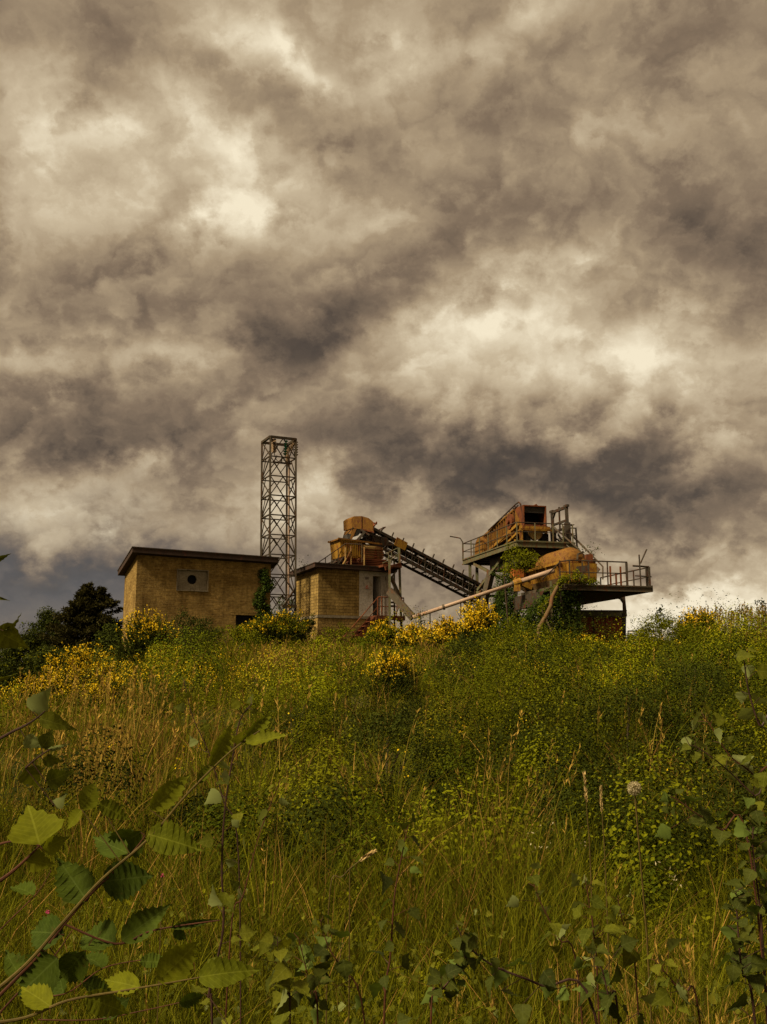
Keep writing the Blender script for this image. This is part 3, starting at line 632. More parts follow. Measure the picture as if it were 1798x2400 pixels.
# ------------------------------------------------------------------ screening plant on the right
N_ = at(1212, 1267, 52); RF = Frame(N_, RANG)
def fa(px, py, b=0): return RF.loc(hit(px, py, RF(0, b, 0), RF.y))      # on a plane facing the viewer
def fl(px, py, a=0): return RF.loc(hit(px, py, RF(a, 0, 0), RF.x))      # on a plane facing left
DA, DB = fa(1347, 1272)[0], fl(1086, 1312)[1]
def make_upper_platform():
    zb = G(N_.x, N_.y)-.4
    root = thing('upper_platform', 'high steel platform on braced legs with handrails, carrying the orange screening machine', 'platform', (N_.x, N_.y, zb))
    m = MB(); RF.box(m, .05, DA-.05, .05, DB-.05, -.07, 0)
    for k in range(9): b = .4+k*(DB-.8)/8; RF.box(m, .08, DA-.08, b, b+.12, -.30, -.075)
    m.build('deck', M['steeld'], root)
    m = MB(); t = .32
    RF.box(m, -.04, .04, .04, DB, -t, .03); RF.box(m, 0, DA, -.04, .04, -t, .03); RF.box(m, DA-.04, DA+.04, .04, DB, -t, .03); RF.box(m, .04, DA-.04, DB-.04, DB+.04, -t, .03)
    RF.box(m, -.09, -.04, .0, DB, -.06, .01); RF.box(m, -.09, DA, -.10, -.04, -.06, .01); RF.box(m, -.09, -.04, .0, DB, -t-.02, -t+.04); RF.box(m, -.09, DA, -.10, -.04, -t-.02, -t+.04)
    m.build('edge_beam', M['greensteel'], root)
    h = 1.0
    m = MB()
    for hh in (h, .5):
        r = .032 if hh == h else .024
        m.tube([RF(0, DB, hh), RF(0, 0, hh), RF(DA*.97, 0, hh)], r, 6)
        m.tube([RF(0, DB, hh), RF(1.4, DB, hh)], r, 6)
    m.tube([RF(-.02, DB+.02, 0), RF(-.02, DB+.02, 1.1), RF(-.15, DB+.1, 1.35), RF(-.55, DB+.3, 1.45), RF(-.75, DB+.3, 1.47)], .04, 6)
    m.tube([RF(DA, 0, h), RF(DA, 2.6, h)], .03, 6); m.tube([RF(DA, 0, .5), RF(DA, 2.6, .5)], .024, 6)
    m.build('handrail', M['steeld'], root)
    for a, b in [(0, b) for b in np.linspace(0, DB, 7)]+[(a, 0) for a in (1.05, 2.1, DA*.8, DA*.97)]+[(DA, 1.2), (DA, 2.6), (1.4, DB), (.7, DB)]:
        MB().bar(RF(a, b, -.25), RF(a, b, h), .06).build('rail_post', M['greensteel'], root)
    # legs and braces
    low = lambda p: V((p.x, p.y, G(p.x, p.y)-.4))
    for p in (RF(.1, DB-.9, -.3), RF(.55, DB-.9, -.3), RF(.3, 1.2, -.3), RF(DA-.3, 1.2, -.3), RF(DA-.3, DB-.9, -.3)):
        MB().bar(low(p), p, .17).build('leg', M['greensteel'], root)
    m = MB(); A = lambda px, py, Y: at(px, py, Y)
    m.bar(A(1112, 1322, 58.5), A(1180, 1357, 56), .16); m.bar(A(1186, 1298, 55), A(1120, 1383, 57.5), .14)
    m.bar(A(1108, 1392, 58.5), A(1175, 1378, 56), .2); m.build('cross_brace', M['greensteel'], root)
    for a, b in (((1152, 1338, 56.5), (1100, 1452, 57.5)), ((1178, 1378, 57), (1135, 1460, 58))):
        MB().bar(A(*a), low(A(*b)), .42, .3).build('raking_leg', M['steel'], root)
    m = MB(); m.bar(A(1108, 1398, 58.5), A(1180, 1396, 57), .14)
    for px in (1135, 1144, 1162): m.bar(A(px, 1400, 58), low(A(px-3, 1450, 58)), .06)
    m.bar(A(1133, 1402, 58), A(1146, 1402, 58), .06); m.bar(A(1145, 1410, 58), A(1135, 1440, 58), .05); m.bar(A(1158, 1420, 58), A(1170, 1405, 58), .05)
    m.build('under_frame', M['steeld'], root)
    m = MB(); RF.box(m, .5, DA-.3, .6, DB-3.2, -1.1, -.32); m.build('under_hopper', M['steeld'], root)
make_upper_platform()
def make_screen_machine():
    root = thing('screening_machine', 'rusty orange inclined screening machine with open dark hood on the upper platform', 'screening machine', RF(1, 3, 0))
    a0, a1 = fa(1227, 1200, .35)[0], fa(1281, 1200, .35)[0]
    b0 = .35; ht, hb = fa(1227, 1183, b0)[2], fa(1227, 1231, b0)[2]; b1, b2 = 1.5, 6.4
    # hood: open box facing the viewer
    m = MB(); t = .06
    RF.box(m, a0, a1, b0, b1, ht-t, ht); RF.box(m, a0, a0+t, b0, b1, hb, ht-t); RF.box(m, a1-t, a1, b0, b1, hb, ht-t); RF.box(m, a0+t, a1-t, b0, b1, hb, hb+t)
    hood = m.build('hood', M['rust'], root)
    m = MB(); RF.box(m, a0+t, a1-t, b1-.1, b1-.02, hb+t, ht-t); m.build('hood_back', M['dark'], hood)
    m = MB(); RF.box(m, a0+t, a1-t, b0+.12, b0+.2, ht-.40, ht-t); m.build('rubber_curtain', M['belt'], hood)
    m = MB(); c = (a0+a1)/2; m.prism([RF(c-.05, b0+.02, ht), RF(c+.2, b0+.02, ht), RF(c+.1, b0+.02, ht+.09)], RF.y*.4); RF.box(m, a0-.03, a1+.03, b0-.04, b0+.02, hb-.12, hb); m.build('lip', M['rust'], hood)
    # side plates running down to the back
    lowc = .12
    def sec(b): f = (b-b1)/(b2-b1); return hb-.25+(lowc-hb+.25)*f, ht-.1+(1.12-ht+.1)*f
    for a in (a0-.02, a1-.06):
        m = MB(); l1, u1 = sec(b1); l2, u2 = sec(b2)
        m.prism([RF(a, b0+.2, hb-.35), RF(a, b1, l1), RF(a, b2, l2), RF(a, b2, u2), RF(a, b1, u1), RF(a, b0+.2, hb)], RF.x*.08); pl = m.build('side_plate', M['rustpaint'], root)
        m = MB()
        for k in range(14):
            b = b1+.1+k*(b2-b1-.2)/13; l, u = sec(b); m.bar(RF(a-.05, b, l), RF(a-.05, b, u), .09, .09)
        m.bar(RF(a-.06, b1, u1), RF(a-.06, b2, u2), .10); m.bar(RF(a-.06, b1, l1), RF(a-.06, b2, l2), .12); m.build('rib', M['rustpaint'], pl)
    m = MB(); l1, u1 = sec(b1); l2, u2 = sec(b2); m.prism([RF(a0+.08, b1, l1+.2), RF(a0+.08, b2, l2+.2), RF(a0+.08, b2, u2-.2), RF(a0+.08, b1, u1-.15)], RF.x*(a1-a0-.16)); m.build('screen_box', M['rust'], root)
    m = MB(); q = RF(a0-.1, 1.9, 1.35); m.tube([q-RF.x*.12, q+RF.x*.05], .42, 20); m.tube([q-RF.x*.25, q-RF.x*.12], .15, 12); m.build('flywheel', M['rust'], root)
    m = MB(); p = fl(1137, 1290, a0-.1); n = 9
    arc = [RF(a0-.35, p[1]+.75-.75*math.cos(math.pi*k/n)-.4, .35+.75*math.sin(math.pi*k/n)) for k in range(n+1)]
    m.prism([RF(a0-.35, p[1]-.4, 0)]+arc+[RF(a0-.35, p[1]+1.1, 0)], RF.x*.3); m.build('drive_guard', M['rustpaint'], root)
    m = MB(); m.bar(RF(a0-.1, .5, hb), RF(a0-.1, .5, 0), .16); m.bar(RF(a1+.0, .5, hb), RF(a1, .5, 0), .16); m.bar(RF(a0-.1, 2.2, .9), RF(a0-.1, 1.0, 0), .12)
    m.bar(RF(a0-.12, 4.6, .3), RF(a0-.12, .8, 1.05), .1, .16); m.bar(RF(a0-.2, 3.0, .0), RF(a0-.2, .7, .55), .12)
    RF.box(m, a0-.15, a1+.12, .2, .35, .72, .86); RF.box(m, a0-.25, a1+.2, .12, .2, .60, .70); m.build('support_frame', M['yellow'], root)
    m = MB(); c0 = fa(1258, 1260, .3)[0]; R = .42
    arc = [RF(c0+R*math.cos(math.pi+math.pi*k/10), .38, .62+R*1.15*math.sin(math.pi+math.pi*k/10)) for k in range(11)]
    m.prism([RF(c0-R, .38, .66)]+arc[1:-1]+[RF(c0+R, .38, .66)], RF.y*.3); m.build('chute_guard', M['paleyellow'], root)
    m = MB(); RF.box(m, a0-.05, a0+.45, .5, .6, .1, .6); RF.box(m, a1-.3, a1+.1, .4, .9, .05, .5); m.build('feed_dark_block', M['dark'], root)  # solid near-black boxes stand in for shaded openings
    # stair-like double handrail along its left side
    A = lambda px, py, Y: at(px, py, Y)
    m = MB(); m.tube([A(1145, 1243, 57), A(1211, 1180, 53.2), A(1216, 1177, 52.9), A(1220, 1181, 52.8), A(1223, 1197, 52.8)], .045, 6)
    m.tube([A(1151, 1243, 57), A(1214, 1185, 53.2)], .045, 6)
    for k in range(1, 7): f = k/7; m.bar(A(1148, 1240, 57).lerp(A(1211, 1180, 53.2), f), A(1153, 1241, 57).lerp(A(1214, 1185, 53.2), f), .05)
    for f in (.02, .3, .6, .9):
        p = A(1151, 1243, 57).lerp(A(1214, 1185, 53.2), f); m.bar(p-Z*(1.1 if f < .1 else .9), p+Z*.12, .05)
    m.build('inclined_handrail', M['steeld'], root)
make_screen_machine()
def make_lifting_frame():
    b0, b1 = 0.25, 2.1; a = fa(1331, 1275, b0)[0]; ct = fa(1329, 1186, b0)[2]
    root = thing('lifting_frame', 'dark upright steel lifting frame with crossbeams at the right end of the upper platform', 'steel frame', RF(a, 1, -.4))
    for b in (b0, b1):
        m = MB(); m.bar(RF(a+.05, b, -.5), RF(a, b, ct*.55), .26, .3); m.bar(RF(a, b, ct*.55), RF(a-.02, b, ct), .15, .17); m.bar(RF(a-.02, b-.2, ct), RF(a-.02, b+.2, ct), .17, .13); m.build('post', M['steeld'], root)
    m = MB(); m.bar(RF(a-.02, b0, ct-.06), RF(a-.02, b1, ct-.06), .12, .15); m.bar(RF(a, b0, ct*.62), RF(a, b1, ct*.62), .1, .12); m.bar(RF(a, b0, ct*.42), RF(a, b1, ct*.42), .1, .12)
    m.bar(RF(a-.02, (b0+b1)/2, ct+.1), RF(a, (b0+b1)/2, ct*.45), .09); m.bar(RF(a, b1-.1, ct-.35), RF(a, b1-.35, ct-.08), .1); m.build('crossbeam', M['steeld'], root)
    # small gallery railing behind it and the stair going down to the right
    s = thing('service_stair', 'steep steel service stair with twin handrails dropping right from the upper platform', 'stairs', RF(DA, 1, -1))
    A = at
    p0, p1 = A(1338, 1276, 53.2), A(1404, 1338, 52.0)
    for off in (0, .75): MB().bar(p0+RF.y*off, p1+RF.y*off, .06, .22).build('stringer', M['steel'], s)
    for k in range(1, 8):
        p = p0.lerp(p1, k/8); m = MB(); m.box(p-RF.x*.1+RF.y*.03, RF.x*.22, RF.y*.69, Z*.03); m.build('tread', M['steel'], s)
    m = MB(); m.bar(A(1294, 1232, 53), A(1358, 1288, 52.4), .08); m.bar(A(1320, 1234, 54.4), A(1386, 1300, 52.2), .08); m.tube([A(1310, 1262, 53), A(1345, 1292, 52.4)], .03, 6)
    m.tube([A(1388, 1302, 51.6), A(1413, 1328, 51.4), A(1413, 1358, 51.4)], .04, 6); m.build('handrail', M['steel'], s)
    m = MB()
    for q in (((1321, 1236, 54.5), (1324, 1290, 54.5)), ((1350, 1240, 55), (1353, 1290, 55)), ((1308, 1252, 53.5), (1322, 1275, 53.5)), ((1298, 1262, 53.2), (1300, 1280, 53.2))): m.bar(A(*q[0]), A(*q[1]), .09)
    for q in (((1321, 1237, 54.5), (1351, 1238, 55)), ((1321, 1254, 54.5), (1351, 1256, 55)), ((1303, 1275, 53.4), (1322, 1262, 54.5)), ((1303, 1262, 53.4), (1322, 1276, 54.5))): m.bar(A(*q[0]), A(*q[1]), .06)
    m.build('gallery_railing', M['steeld'], s)
make_lifting_frame()
def make_washer():
    C = at(1350, 1319, 49.6); F = Frame(C, RANG); R = at(1350, 1284, 49.9).z-C.z
    root = thing('washing_drum', 'orange washing machine with ribbed round cover and yellow trough above the lower platform', 'washing machine', (C.x, C.y, C.z-1.5))
    Lb = 6.2; n = 14; m = MB()
    rings = []
    for k in range(0, 40):
        b = .55+k*(Lb-.55)/39; rr = R*(1.0 if k % 3 else 1.07)
        rings.append([F(rr*math.cos(math.pi*j/n), b, rr*math.sin(math.pi*j/n)) for j in range(n+1)])
    for b, s in ((.38, .93), (.18, .78), (.06, .55), (.0, .3)):
        rings.insert(0, [F(R*s*math.cos(math.pi*j/n), b, R*s*math.sin(math.pi*j/n)) for j in range(n+1)])
    for r in rings: m.v += r
    w_ = n+1
    for k in range(len(rings)-1):
        for j in range(n): m.f.append((k*w_+j, k*w_+j+1, (k+1)*w_+j+1, (k+1)*w_+j))
    m.f.append(tuple(range(w_))); m.f.append(tuple(range((len(rings)-1)*w_, len(rings)*w_)))
    cv = m.build('ribbed_cover', M['rustpaint'], root)
    m = MB(); m.bar(F(R*.55, .02, R*.72), F(R*.1, -.05, R*.52), .09); m.bar(F(R*.1, -.05, R*.52), F(R*.05, -.08, R*.2), .08); m.build('cover_handle', M['steel'], cv)
    # trough below the cover: flared side, rim
    m = MB(); m.quadhull([F(-R*.8, 0, -.74), F(R*.8, 0, -.74), F(R*.8, Lb, -.74), F(-R*.8, Lb, -.74)], [F(-R*1.12, -.05, -.02), F(R*1.12, -.05, -.02), F(R*1.12, Lb, -.02), F(-R*1.12, Lb, -.02)]); m.build('trough', M['yellow'], root)
    m = MB(); F.box(m, -R*1.22, -R*1.12-.002, -.1, Lb, -.09, .03); F.box(m, R*1.12+.002, R*1.22, -.1, Lb, -.09, .03)
    for k in range(5): b = .3+k*1.3; m.bar(F(-R*1.2, b, -.08), F(-R*.86, b, -.74), .06, .06)
    m.build('trough_rim', M['yellow'], root)
    # dirty discharge hopper below
    m = MB(); m.quadhull([F(-.2, .9, -2.1), F(.4, .9, -2.1), F(.4, 2.6, -2.1), F(-.2, 2.6, -2.1)], [F(-R*.95, .3, -.75), F(R*.9, .3, -.75), F(R*.9, Lb-.3, -.75), F(-R*.95, Lb-.3, -.75)]); m.build('discharge_hopper', M['hopper'], root)
    m = MB(); m.bar(F(-R*.95, .2, -1.75), F(-R*.3, Lb-1.5, -2.1), .22, .22); m.bar(at(1209, 1423, 54), at(1300, 1400, 51), .2, .22)
    for b in (.9, Lb-1.0): m.bar(F(.5, b, -.6), V((*F(.5, b, 0).xy, G(*F(.5, b, 0).xy)-.3)), .2)
    m.build('support_frame', M['greensteel'], root)
    # drive end: yellow box with gear housing
    A = at; m = MB(); p = A(1338, 1362, 48.9); q = A(1400, 1320, 48.9)
    m.quadhull([V((p.x, 48.9, p.z)), V((q.x, 49.15, p.z)), V((q.x, 50.1, p.z)), V((p.x, 49.9, p.z))], [V((p.x-.1, 48.8, q.z)), V((q.x+.02, 49.05, q.z)), V((q.x+.02, 50.1, q.z)), V((p.x-.1, 49.9, q.z))]); de = m.build('drive_end', M['yellow'], root)
    m = MB(); p = A(1368, 1319.5, 49); q = A(1398, 1309, 49); m.box(p, V((q.x-p.x, .2, 0)), V((0, .8, 0)), Z*(q.z-p.z)); m.build('gear_cover', M['rustpaint'], de)
    m = MB(); p = A(1376, 1318, 49); m.box(p, V((.32, .05, 0)), V((0, .5, 0)), Z*.42); m.build('gear_box', M['rust'], de)
    m = MB(); m.bar(A(1352, 1335, 48.7), A(1380, 1332, 48.7), .12, .3); m.bar(A(1362, 1345, 48.7), A(1366, 1362, 48.7), .2, .2); m.build('bearing', M['steeld'], de)
    # orange motor on a bracket at the far end
    s = thing('motor_box', 'plain orange box-shaped motor housing hanging beside the green bush', 'motor', A(1216, 1365, 53))
    p = A(1205, 1352, 53); F2 = Frame(p, RANG); w_ = F2.loc(hit(1228, 1352, p, F2.y))[0]; h = F2.loc(hit(1205, 1331, p, F2.y))[2]
    m = MB(); F2.box(m, 0, w_, 0, .6, 0, h); m.build('housing', M['orange'], s)
    m = MB(); F2.box(m, -.02, w_+.02, -.03, .62, h+.003, h+.04); F2.box(m, .03, w_+.08, -.05, .6, -.12, -.004); m.build('flange', M['rustpaint'], s)
    m = MB(); m.bar(p+F2.x*.0-Z*.15, p+F2.x*1.0-Z*.55, .3, .3); m.tube([p+F2.x*w_+F2.y*.2+Z*.15, p+F2.x*(w_+.15)+F2.y*.2+Z*.15], .14, 10); m.build('bracket', M['yellow'], s)
make_washer()
def make_pipe():
    a, b, c, d = at(968, 1447, 50.5), at(1207, 1367, 50.3), at(1219, 1363, 50.3), at(1299, 1337, 49.4)
    root = thing('inclined_pipe', 'long straight pale pinkish pipe slanting up to the orange washing machine', 'pipe', a)
    m = MB(); m.tube([a, b], .10, 14); m.build('lower_pipe', M['pipe'], root, True)
    m = MB(); m.tube([c, d], .125, 14); m.build('upper_pipe', M['pipe'], root, True)
    u = (d-a).normalized()
    for f, r in ((.30, .15), (.06, .14), (.985, .16)):
        p = a.lerp(b, f); m = MB(); m.tube([p-u*.05, p+u*.05], r, 14); m.build('flange', M['steel'], root)
    m = MB(); m.tube([b-u*.05, b+u*.12, c+u*.05], .19, 12, .2); p = b+u*.1; m.bar(p-Z*.05, p-Z*.45, .3, .3); m.build('coupling', M['yellow'], root)
    m = MB(); p = a.lerp(b, .50); q = p-Z*.2
    m.bar(at(1086, 1412, 50.4), at(1112, 1415, 53), .07); m.bar(at(1088, 1414, 50.4), at(1108, 1432, 54), .06); p = at(1080, 1412, 50.4); m.bar(V((p.x, p.y, G(p.x, p.y)-.2)), p, .06)
    p = at(1008, 1437, 50.5); m.bar(V((p.x, p.y, G(p.x, p.y)-.2)), p, .06)
    m.build('pipe_support', M['steeld'], root)
make_pipe()
def make_lower_platform():
    O = at(1322, 1369, 47.5); F = Frame(O, RANG); f = lambda px, py, b=0: F.loc(hit(px, py, F(0, b, 0), F.y))
    L = f(1527, 1375)[0]; D = 5.2; t = .27
    zb = G(O.x, O.y)-.3
    root = thing('lower_platform', 'cantilevered lower steel platform with handrails at the right of the washing machine', 'platform', (O.x, O.y, zb))
    m = MB(); F.box(m, .05, L-.05, .05, D-.05, -.07, -.01)
    for k in range(6): b = .3+k*(D-.7)/5; F.box(m, .06, L-.06, b, b+.12, -t, -.075)
    m.build('deck', M['steeld'], root)
    m = MB(); F.box(m, 0, L, -.05, .05, -t, .02); F.box(m, -.05, .05, .05, D, -t, .02); F.box(m, L-.05, L+.05, -.05, D, -t, .05); F.box(m, .05, L-.05, D-.05, D+.05, -t, .02)
    F.box(m, 0, L*.99, -.11, -.05, -.06, .0); F.box(m, 0, L*.99, -.11, -.05, -t-.02, -t+.04)
    m.build('edge_beam', M['steel'], root)
    # tapering box girder below and its bent portal leg with rounded knee
    m = MB(); b0, b1 = .8, D-.6
    m.quadhull([F(-.7, b0+.8, -.95), F(L-1.25, b0+.3, -.55), F(L-1.25, b1, -.55), F(-.7, b1, -.95)], [F(-.7, b0, -t), F(L-.55, b0, -t), F(L-.55, b1, -t), F(-.7, b1, -t)]); m.build('girder', M['steeld'], root)
    A = at; Y = 52.4; dv = V((.05, .32, 0))
    pts = [A(1345, 1421, Y), A(1445, 1401, Y), A(1454, 1404, Y), A(1460, 1413, Y), A(1460.5, 1428, Y), A(1458, 1436, Y), A(1459, 1450, Y), A(1459, 1500, Y), A(1467, 1500, Y), A(1468, 1444, Y), A(1470, 1444, Y), A(1465, 1394, Y), A(1345, 1396, Y)]
    m = MB(); m.prism(pts, dv); m.build('portal_leg', M['steeld'], root)
    low = lambda p: V((p.x, p.y, G(p.x, p.y)-.4))
    for a, b in ((.2, .6), (.2, D-.5)): MB().bar(low(F(a, b, -t)), F(a, b, -t), .2).build('leg', M['steel'], root)
    h = f(1337, 1313)[2]; a0, a1 = f(1313, 1318)[0], f(1470, 1319)[0]
    m = MB(); a2 = f(1337, 1313)[0]
    m.tube([F(a0-.35, 1.4, .35), F(a0-.2, .6, .7), F(a0, 0, h*.93), F(a2, 0, h), F(a1, 0, h)], .035, 6); m.tube([F(a0, 0, h*.5), F(a1, 0, h*.52)], .026, 6)
    m.build('handrail', M['steeld'], root)
    for px in (1313, 1336, 1366, 1381, 1425, 1470): a = f(px, 1360)[0]; MB().bar(F(a, 0, -.3 if px > 1320 else -.9), F(a, 0, h*.97), .06 if px != 1470 else .10).build('rail_post', M['steeld'], root)
    m = MB(); m.tube([F(L-.06, .05, h*.82), F(L-.06, D, h*.82)], .035, 6); m.tube([F(L-.06, .05, h*.42), F(L-.06, D, h*.42)], .028, 6); m.tube([F(L-.06, .05, h*.84), F(L-.95, .05, h*.86)], .045, 6); m.tube([F(L+.05, .05, h*.42), F(L-.85, .05, h*.44)], .03, 6); m.build('end_railing', M['steeld'], root)
    for b in (.05, .3, 1.6, 2.9, 4.1, D): MB().bar(F(L-.06, b, -.05), F(L-.06, b, h*.83), .10 if b < .5 else .06).build('rail_post', M['steeld'], root)
    for px, top in ((1431, 1327), (1455, 1328), (1444, 1343)):
        a = f(px, 1350, .8)[0]; MB().bar(F(a, .8, -.02), F(a, .8, f(px, top, .8)[2]), .08).build('stub_post', M['rust'], root)
    p0, p1 = f(1502, 1366), f(1498, 1300); MB().bar(F(p0[0], 0, 0), F(p1[0], 0, p1[2]), .06).build('rail_post', M['steeld'], root)
    m = MB(); m.bar(A(1501, 1321, 47.9), A(1516, 1287, 47.7), .07, .05); m.build('loose_bar', M['steeld'], root)
    # shed beyond, below the platform
    O2 = A(1346, 1445, 54); F2 = Frame(O2, R_(4)); L2 = F2.loc(hit(1464, 1445, O2, F2.y))[0]; z2 = G(O2.x, O2.y)-.5
    s = thing('red_shed', 'low dark red sheet-metal shed with grey-green fascia under the lower platform', 'shed', (O2.x, O2.y, z2))
    m = MB(); c = z2-O2.z
    F2.box(m, 0, L2, 0, 2.5, c, -.02)
    for k in range(12): F2.box(m, .1+k*L2/12, .16+k*L2/12, -.025, -.003, c, -.03)
    m.build('wall', M['redwall'], s)
    m = MB(); F2.box(m, L2*.37, L2*.37+.05, -.05, -.028, c, -.03); m.build('corner_strip', M['steeld'], s)
    hh = F2.loc(hit(1346, 1430, O2, F2.y))[2]; m = MB(); F2.box(m, -.1, L2+.08, -.12, 2.6, .0, hh-.06); fs = m.build('fascia', M['greensteel'], s)
    m = MB(); F2.box(m, -.12, L2+.1, -.16, 2.62, hh-.055, hh); m.build('roof_edge', M['steeld'], s)
    # bent rusty yellow pole leaning from the platform corner to the ground
    q = [A(1312, 1366, 47.3), A(1303, 1382, 47.1), A(1294, 1400, 46.9), A(1291, 1420, 46.7), A(1280, 1443, 46.4)]; e = A(1264, 1470, 46); q += [e, V((e.x-.1, e.y-.1, G(e.x, e.y)-.2))]
    m = MB(); m.tube(q, .085, 8, .11); o = m.build('bent_pole', M['hopper'], None, True); tag(o, 'bent rusty yellow pole leaning against the ivy below the platform corner', 'pole')
    # thin post left of it
    a = A(1291, 1362, 47.8); m = MB(); m.bar(V((a.x, a.y, G(a.x, a.y)-.2)), a, .09); tag(m.build('thin_post', M['greensteel']), 'thin upright grey-green post in front of the dirty hopper', 'post')
    # low rail on the crest
    r = thing('guard_rail', 'thin low horizontal rail on the crest right of the red shed', 'rail', gp(1500, 52))
    a, b = A(1472, 1479, 52), A(1545, 1479.5, 52.4); m = MB(); m.tube([a, b], .035, 6); m.build('rail', M['steeld'], r)
    for p in (a, a.lerp(b, .5), b): MB().bar(V((p.x, p.y, G(p.x, p.y)-.3)), p, .05).build('post', M['steeld'], r)
make_lower_platform()
# ------------------------------------------------------------------ vegetation helpers
def nrm(a): return a/np.maximum(np.linalg.norm(a, axis=-1, keepdims=True), 1e-9)
def rdir(n, up=0.): v = RNG.normal(size=(n, 3)); v[:, 2] += up; return nrm(v)
def leaf_quads(P, D, N, L, W, fold=.12):
    S = nrm(np.cross(D, N)); U = np.cross(S, D); L = np.asarray(L)[:, None]; W = np.asarray(W)[:, None]
    m = P+D*L*.45+U*L*fold
    v = np.stack([P, m+S*W*.5, P+D*L, m-S*W*.5], 1).reshape(-1, 3)
    return v, np.arange(len(v)).reshape(-1, 4)
def join(parts):
    vs, qs, n = [], [], 0
    for v, q in parts: vs.append(v); qs.append(q+n); n += len(v)
    return np.concatenate(vs), np.concatenate(qs)
def blades(B, H, lean, W, az, K=3, curve=1.0):
    """ribbons: base, height, sideways reach of the tip, width"""
    n = len(B); d = np.stack([np.cos(az), np.sin(az), 0*az], 1); fa_ = RNG.uniform(0, 2*np.pi, n)
    s = np.stack([np.cos(fa_), np.sin(fa_), 0*fa_], 1); lv = []
    for k in range(K+1):
        t = k/K; c = B+d*(lean*(t**(1+curve)))[:, None]; c = c+np.array([0, 0, 1.])*(H*(t-.18*t**3*np.minimum(lean/H, 1.5)))[:, None]
        w = W*(1-.85*t**1.5)*.5; lv += [c-s*w[:, None], c+s*w[:, None]]
    v = np.stack(lv, 1).reshape(-1, 3); m = 2*(K+1); i = (np.arange(n)*m)[:, None]
    q = np.concatenate([np.stack([i[:, 0]+2*k, i[:, 0]+2*k+1, i[:, 0]+2*k+3, i[:, 0]+2*k+2], 1) for k in range(K)])
    tip = B+d*lean[:, None]+np.array([0, 0, 1.])*(H*(1-.18*np.minimum(lean/H, 1.5)))[:, None]
    return v, q, tip, d, m
def lod(Y, real, px=1.0): return np.maximum(real, np.asarray(Y)*px/981)
def scatter(n, y0, y1, margin=1.2, half=.43):
    Y = np.exp(RNG.uniform(math.log(y0), math.log(y1), n)); X = RNG.uniform(-1, 1, n)*(half*Y+margin)
    ok = np.ones(n, bool)
    for F, L, Wd in ((B1F, B1L, B1W), (B2F, B2L, B2W)):
        dx, dy = X-F.o.x, Y-F.o.y; a = dx*F.x.x+dy*F.x.y; b = dx*F.y.x+dy*F.y.y; ok &= ~((a > -.3) & (a < L+.3) & (b > -.3) & (b < Wd+.3))
    X, Y = X[ok], Y[ok]; return X, Y, gz(X, Y)
def pxof(X, Y): return 899+2300*X/Y
def gauss(x, c, s): return np.exp(-((x-c)/s)**2)
def dryness(X, Y):
    p = pxof(X, Y)
    d = .48*gauss(p, 250, 230)*gauss(Y, 12, 6)+.78*gauss(p, 720, 230)*gauss(Y, 31, 6)+.45*gauss(p, 1080, 110)*gauss(Y, 30, 6)
    d += 1.0*sm((p-1560)/120)*sm((Y-30)/8)+.35*gauss(p, 1500, 300)*gauss(Y, 3.3, 1.6)+.10*gauss(p, 950, 300)*gauss(Y, 5.5, 2.5)
    d += (vnoise(X, Y, .9)-.5)*.4-.07
    return np.clip(d, 0, 1)
GREEN, OLIVE, TAN, RED = np.array([.060, .074, .003]), np.array([.155, .142, .007]), np.array([.34, .20, .045]), np.array([.20, .095, .028])
def tints(n, dry):
    u = RNG.random((n, 1)); c = GREEN*(1-u)+OLIVE*u
    r = RNG.random(n); k = r < dry*.75; t = RNG.random((n, 1)); dr = TAN*(1-t*.7)+RED*t*.7
    c = np.where(k[:, None], dr, c); return c*RNG.uniform(.4, 1.35, (n, 1))
def mound(X, Y): return np.clip(vnoise(X, Y, .55)*1.0+vnoise(X+31, Y, 1.4)*.55-.32, 0, 1)
PAL = [np.array([.128, .134, .003]), np.array([.034, .043, .004]), np.array([.195, .180, .006]), np.array([.066, .084, .003])]
BROOMS = [(918, 20, 210), (195, 24, 190), (345, 30, 165), (1090, 20, 130), (1455, 12, 210), (905, 11.5, 220), (272, 19, 150), (1620, 18, 190)]
def stuff(o, label, cat): tag(o, label, cat, kind='stuff'); return o
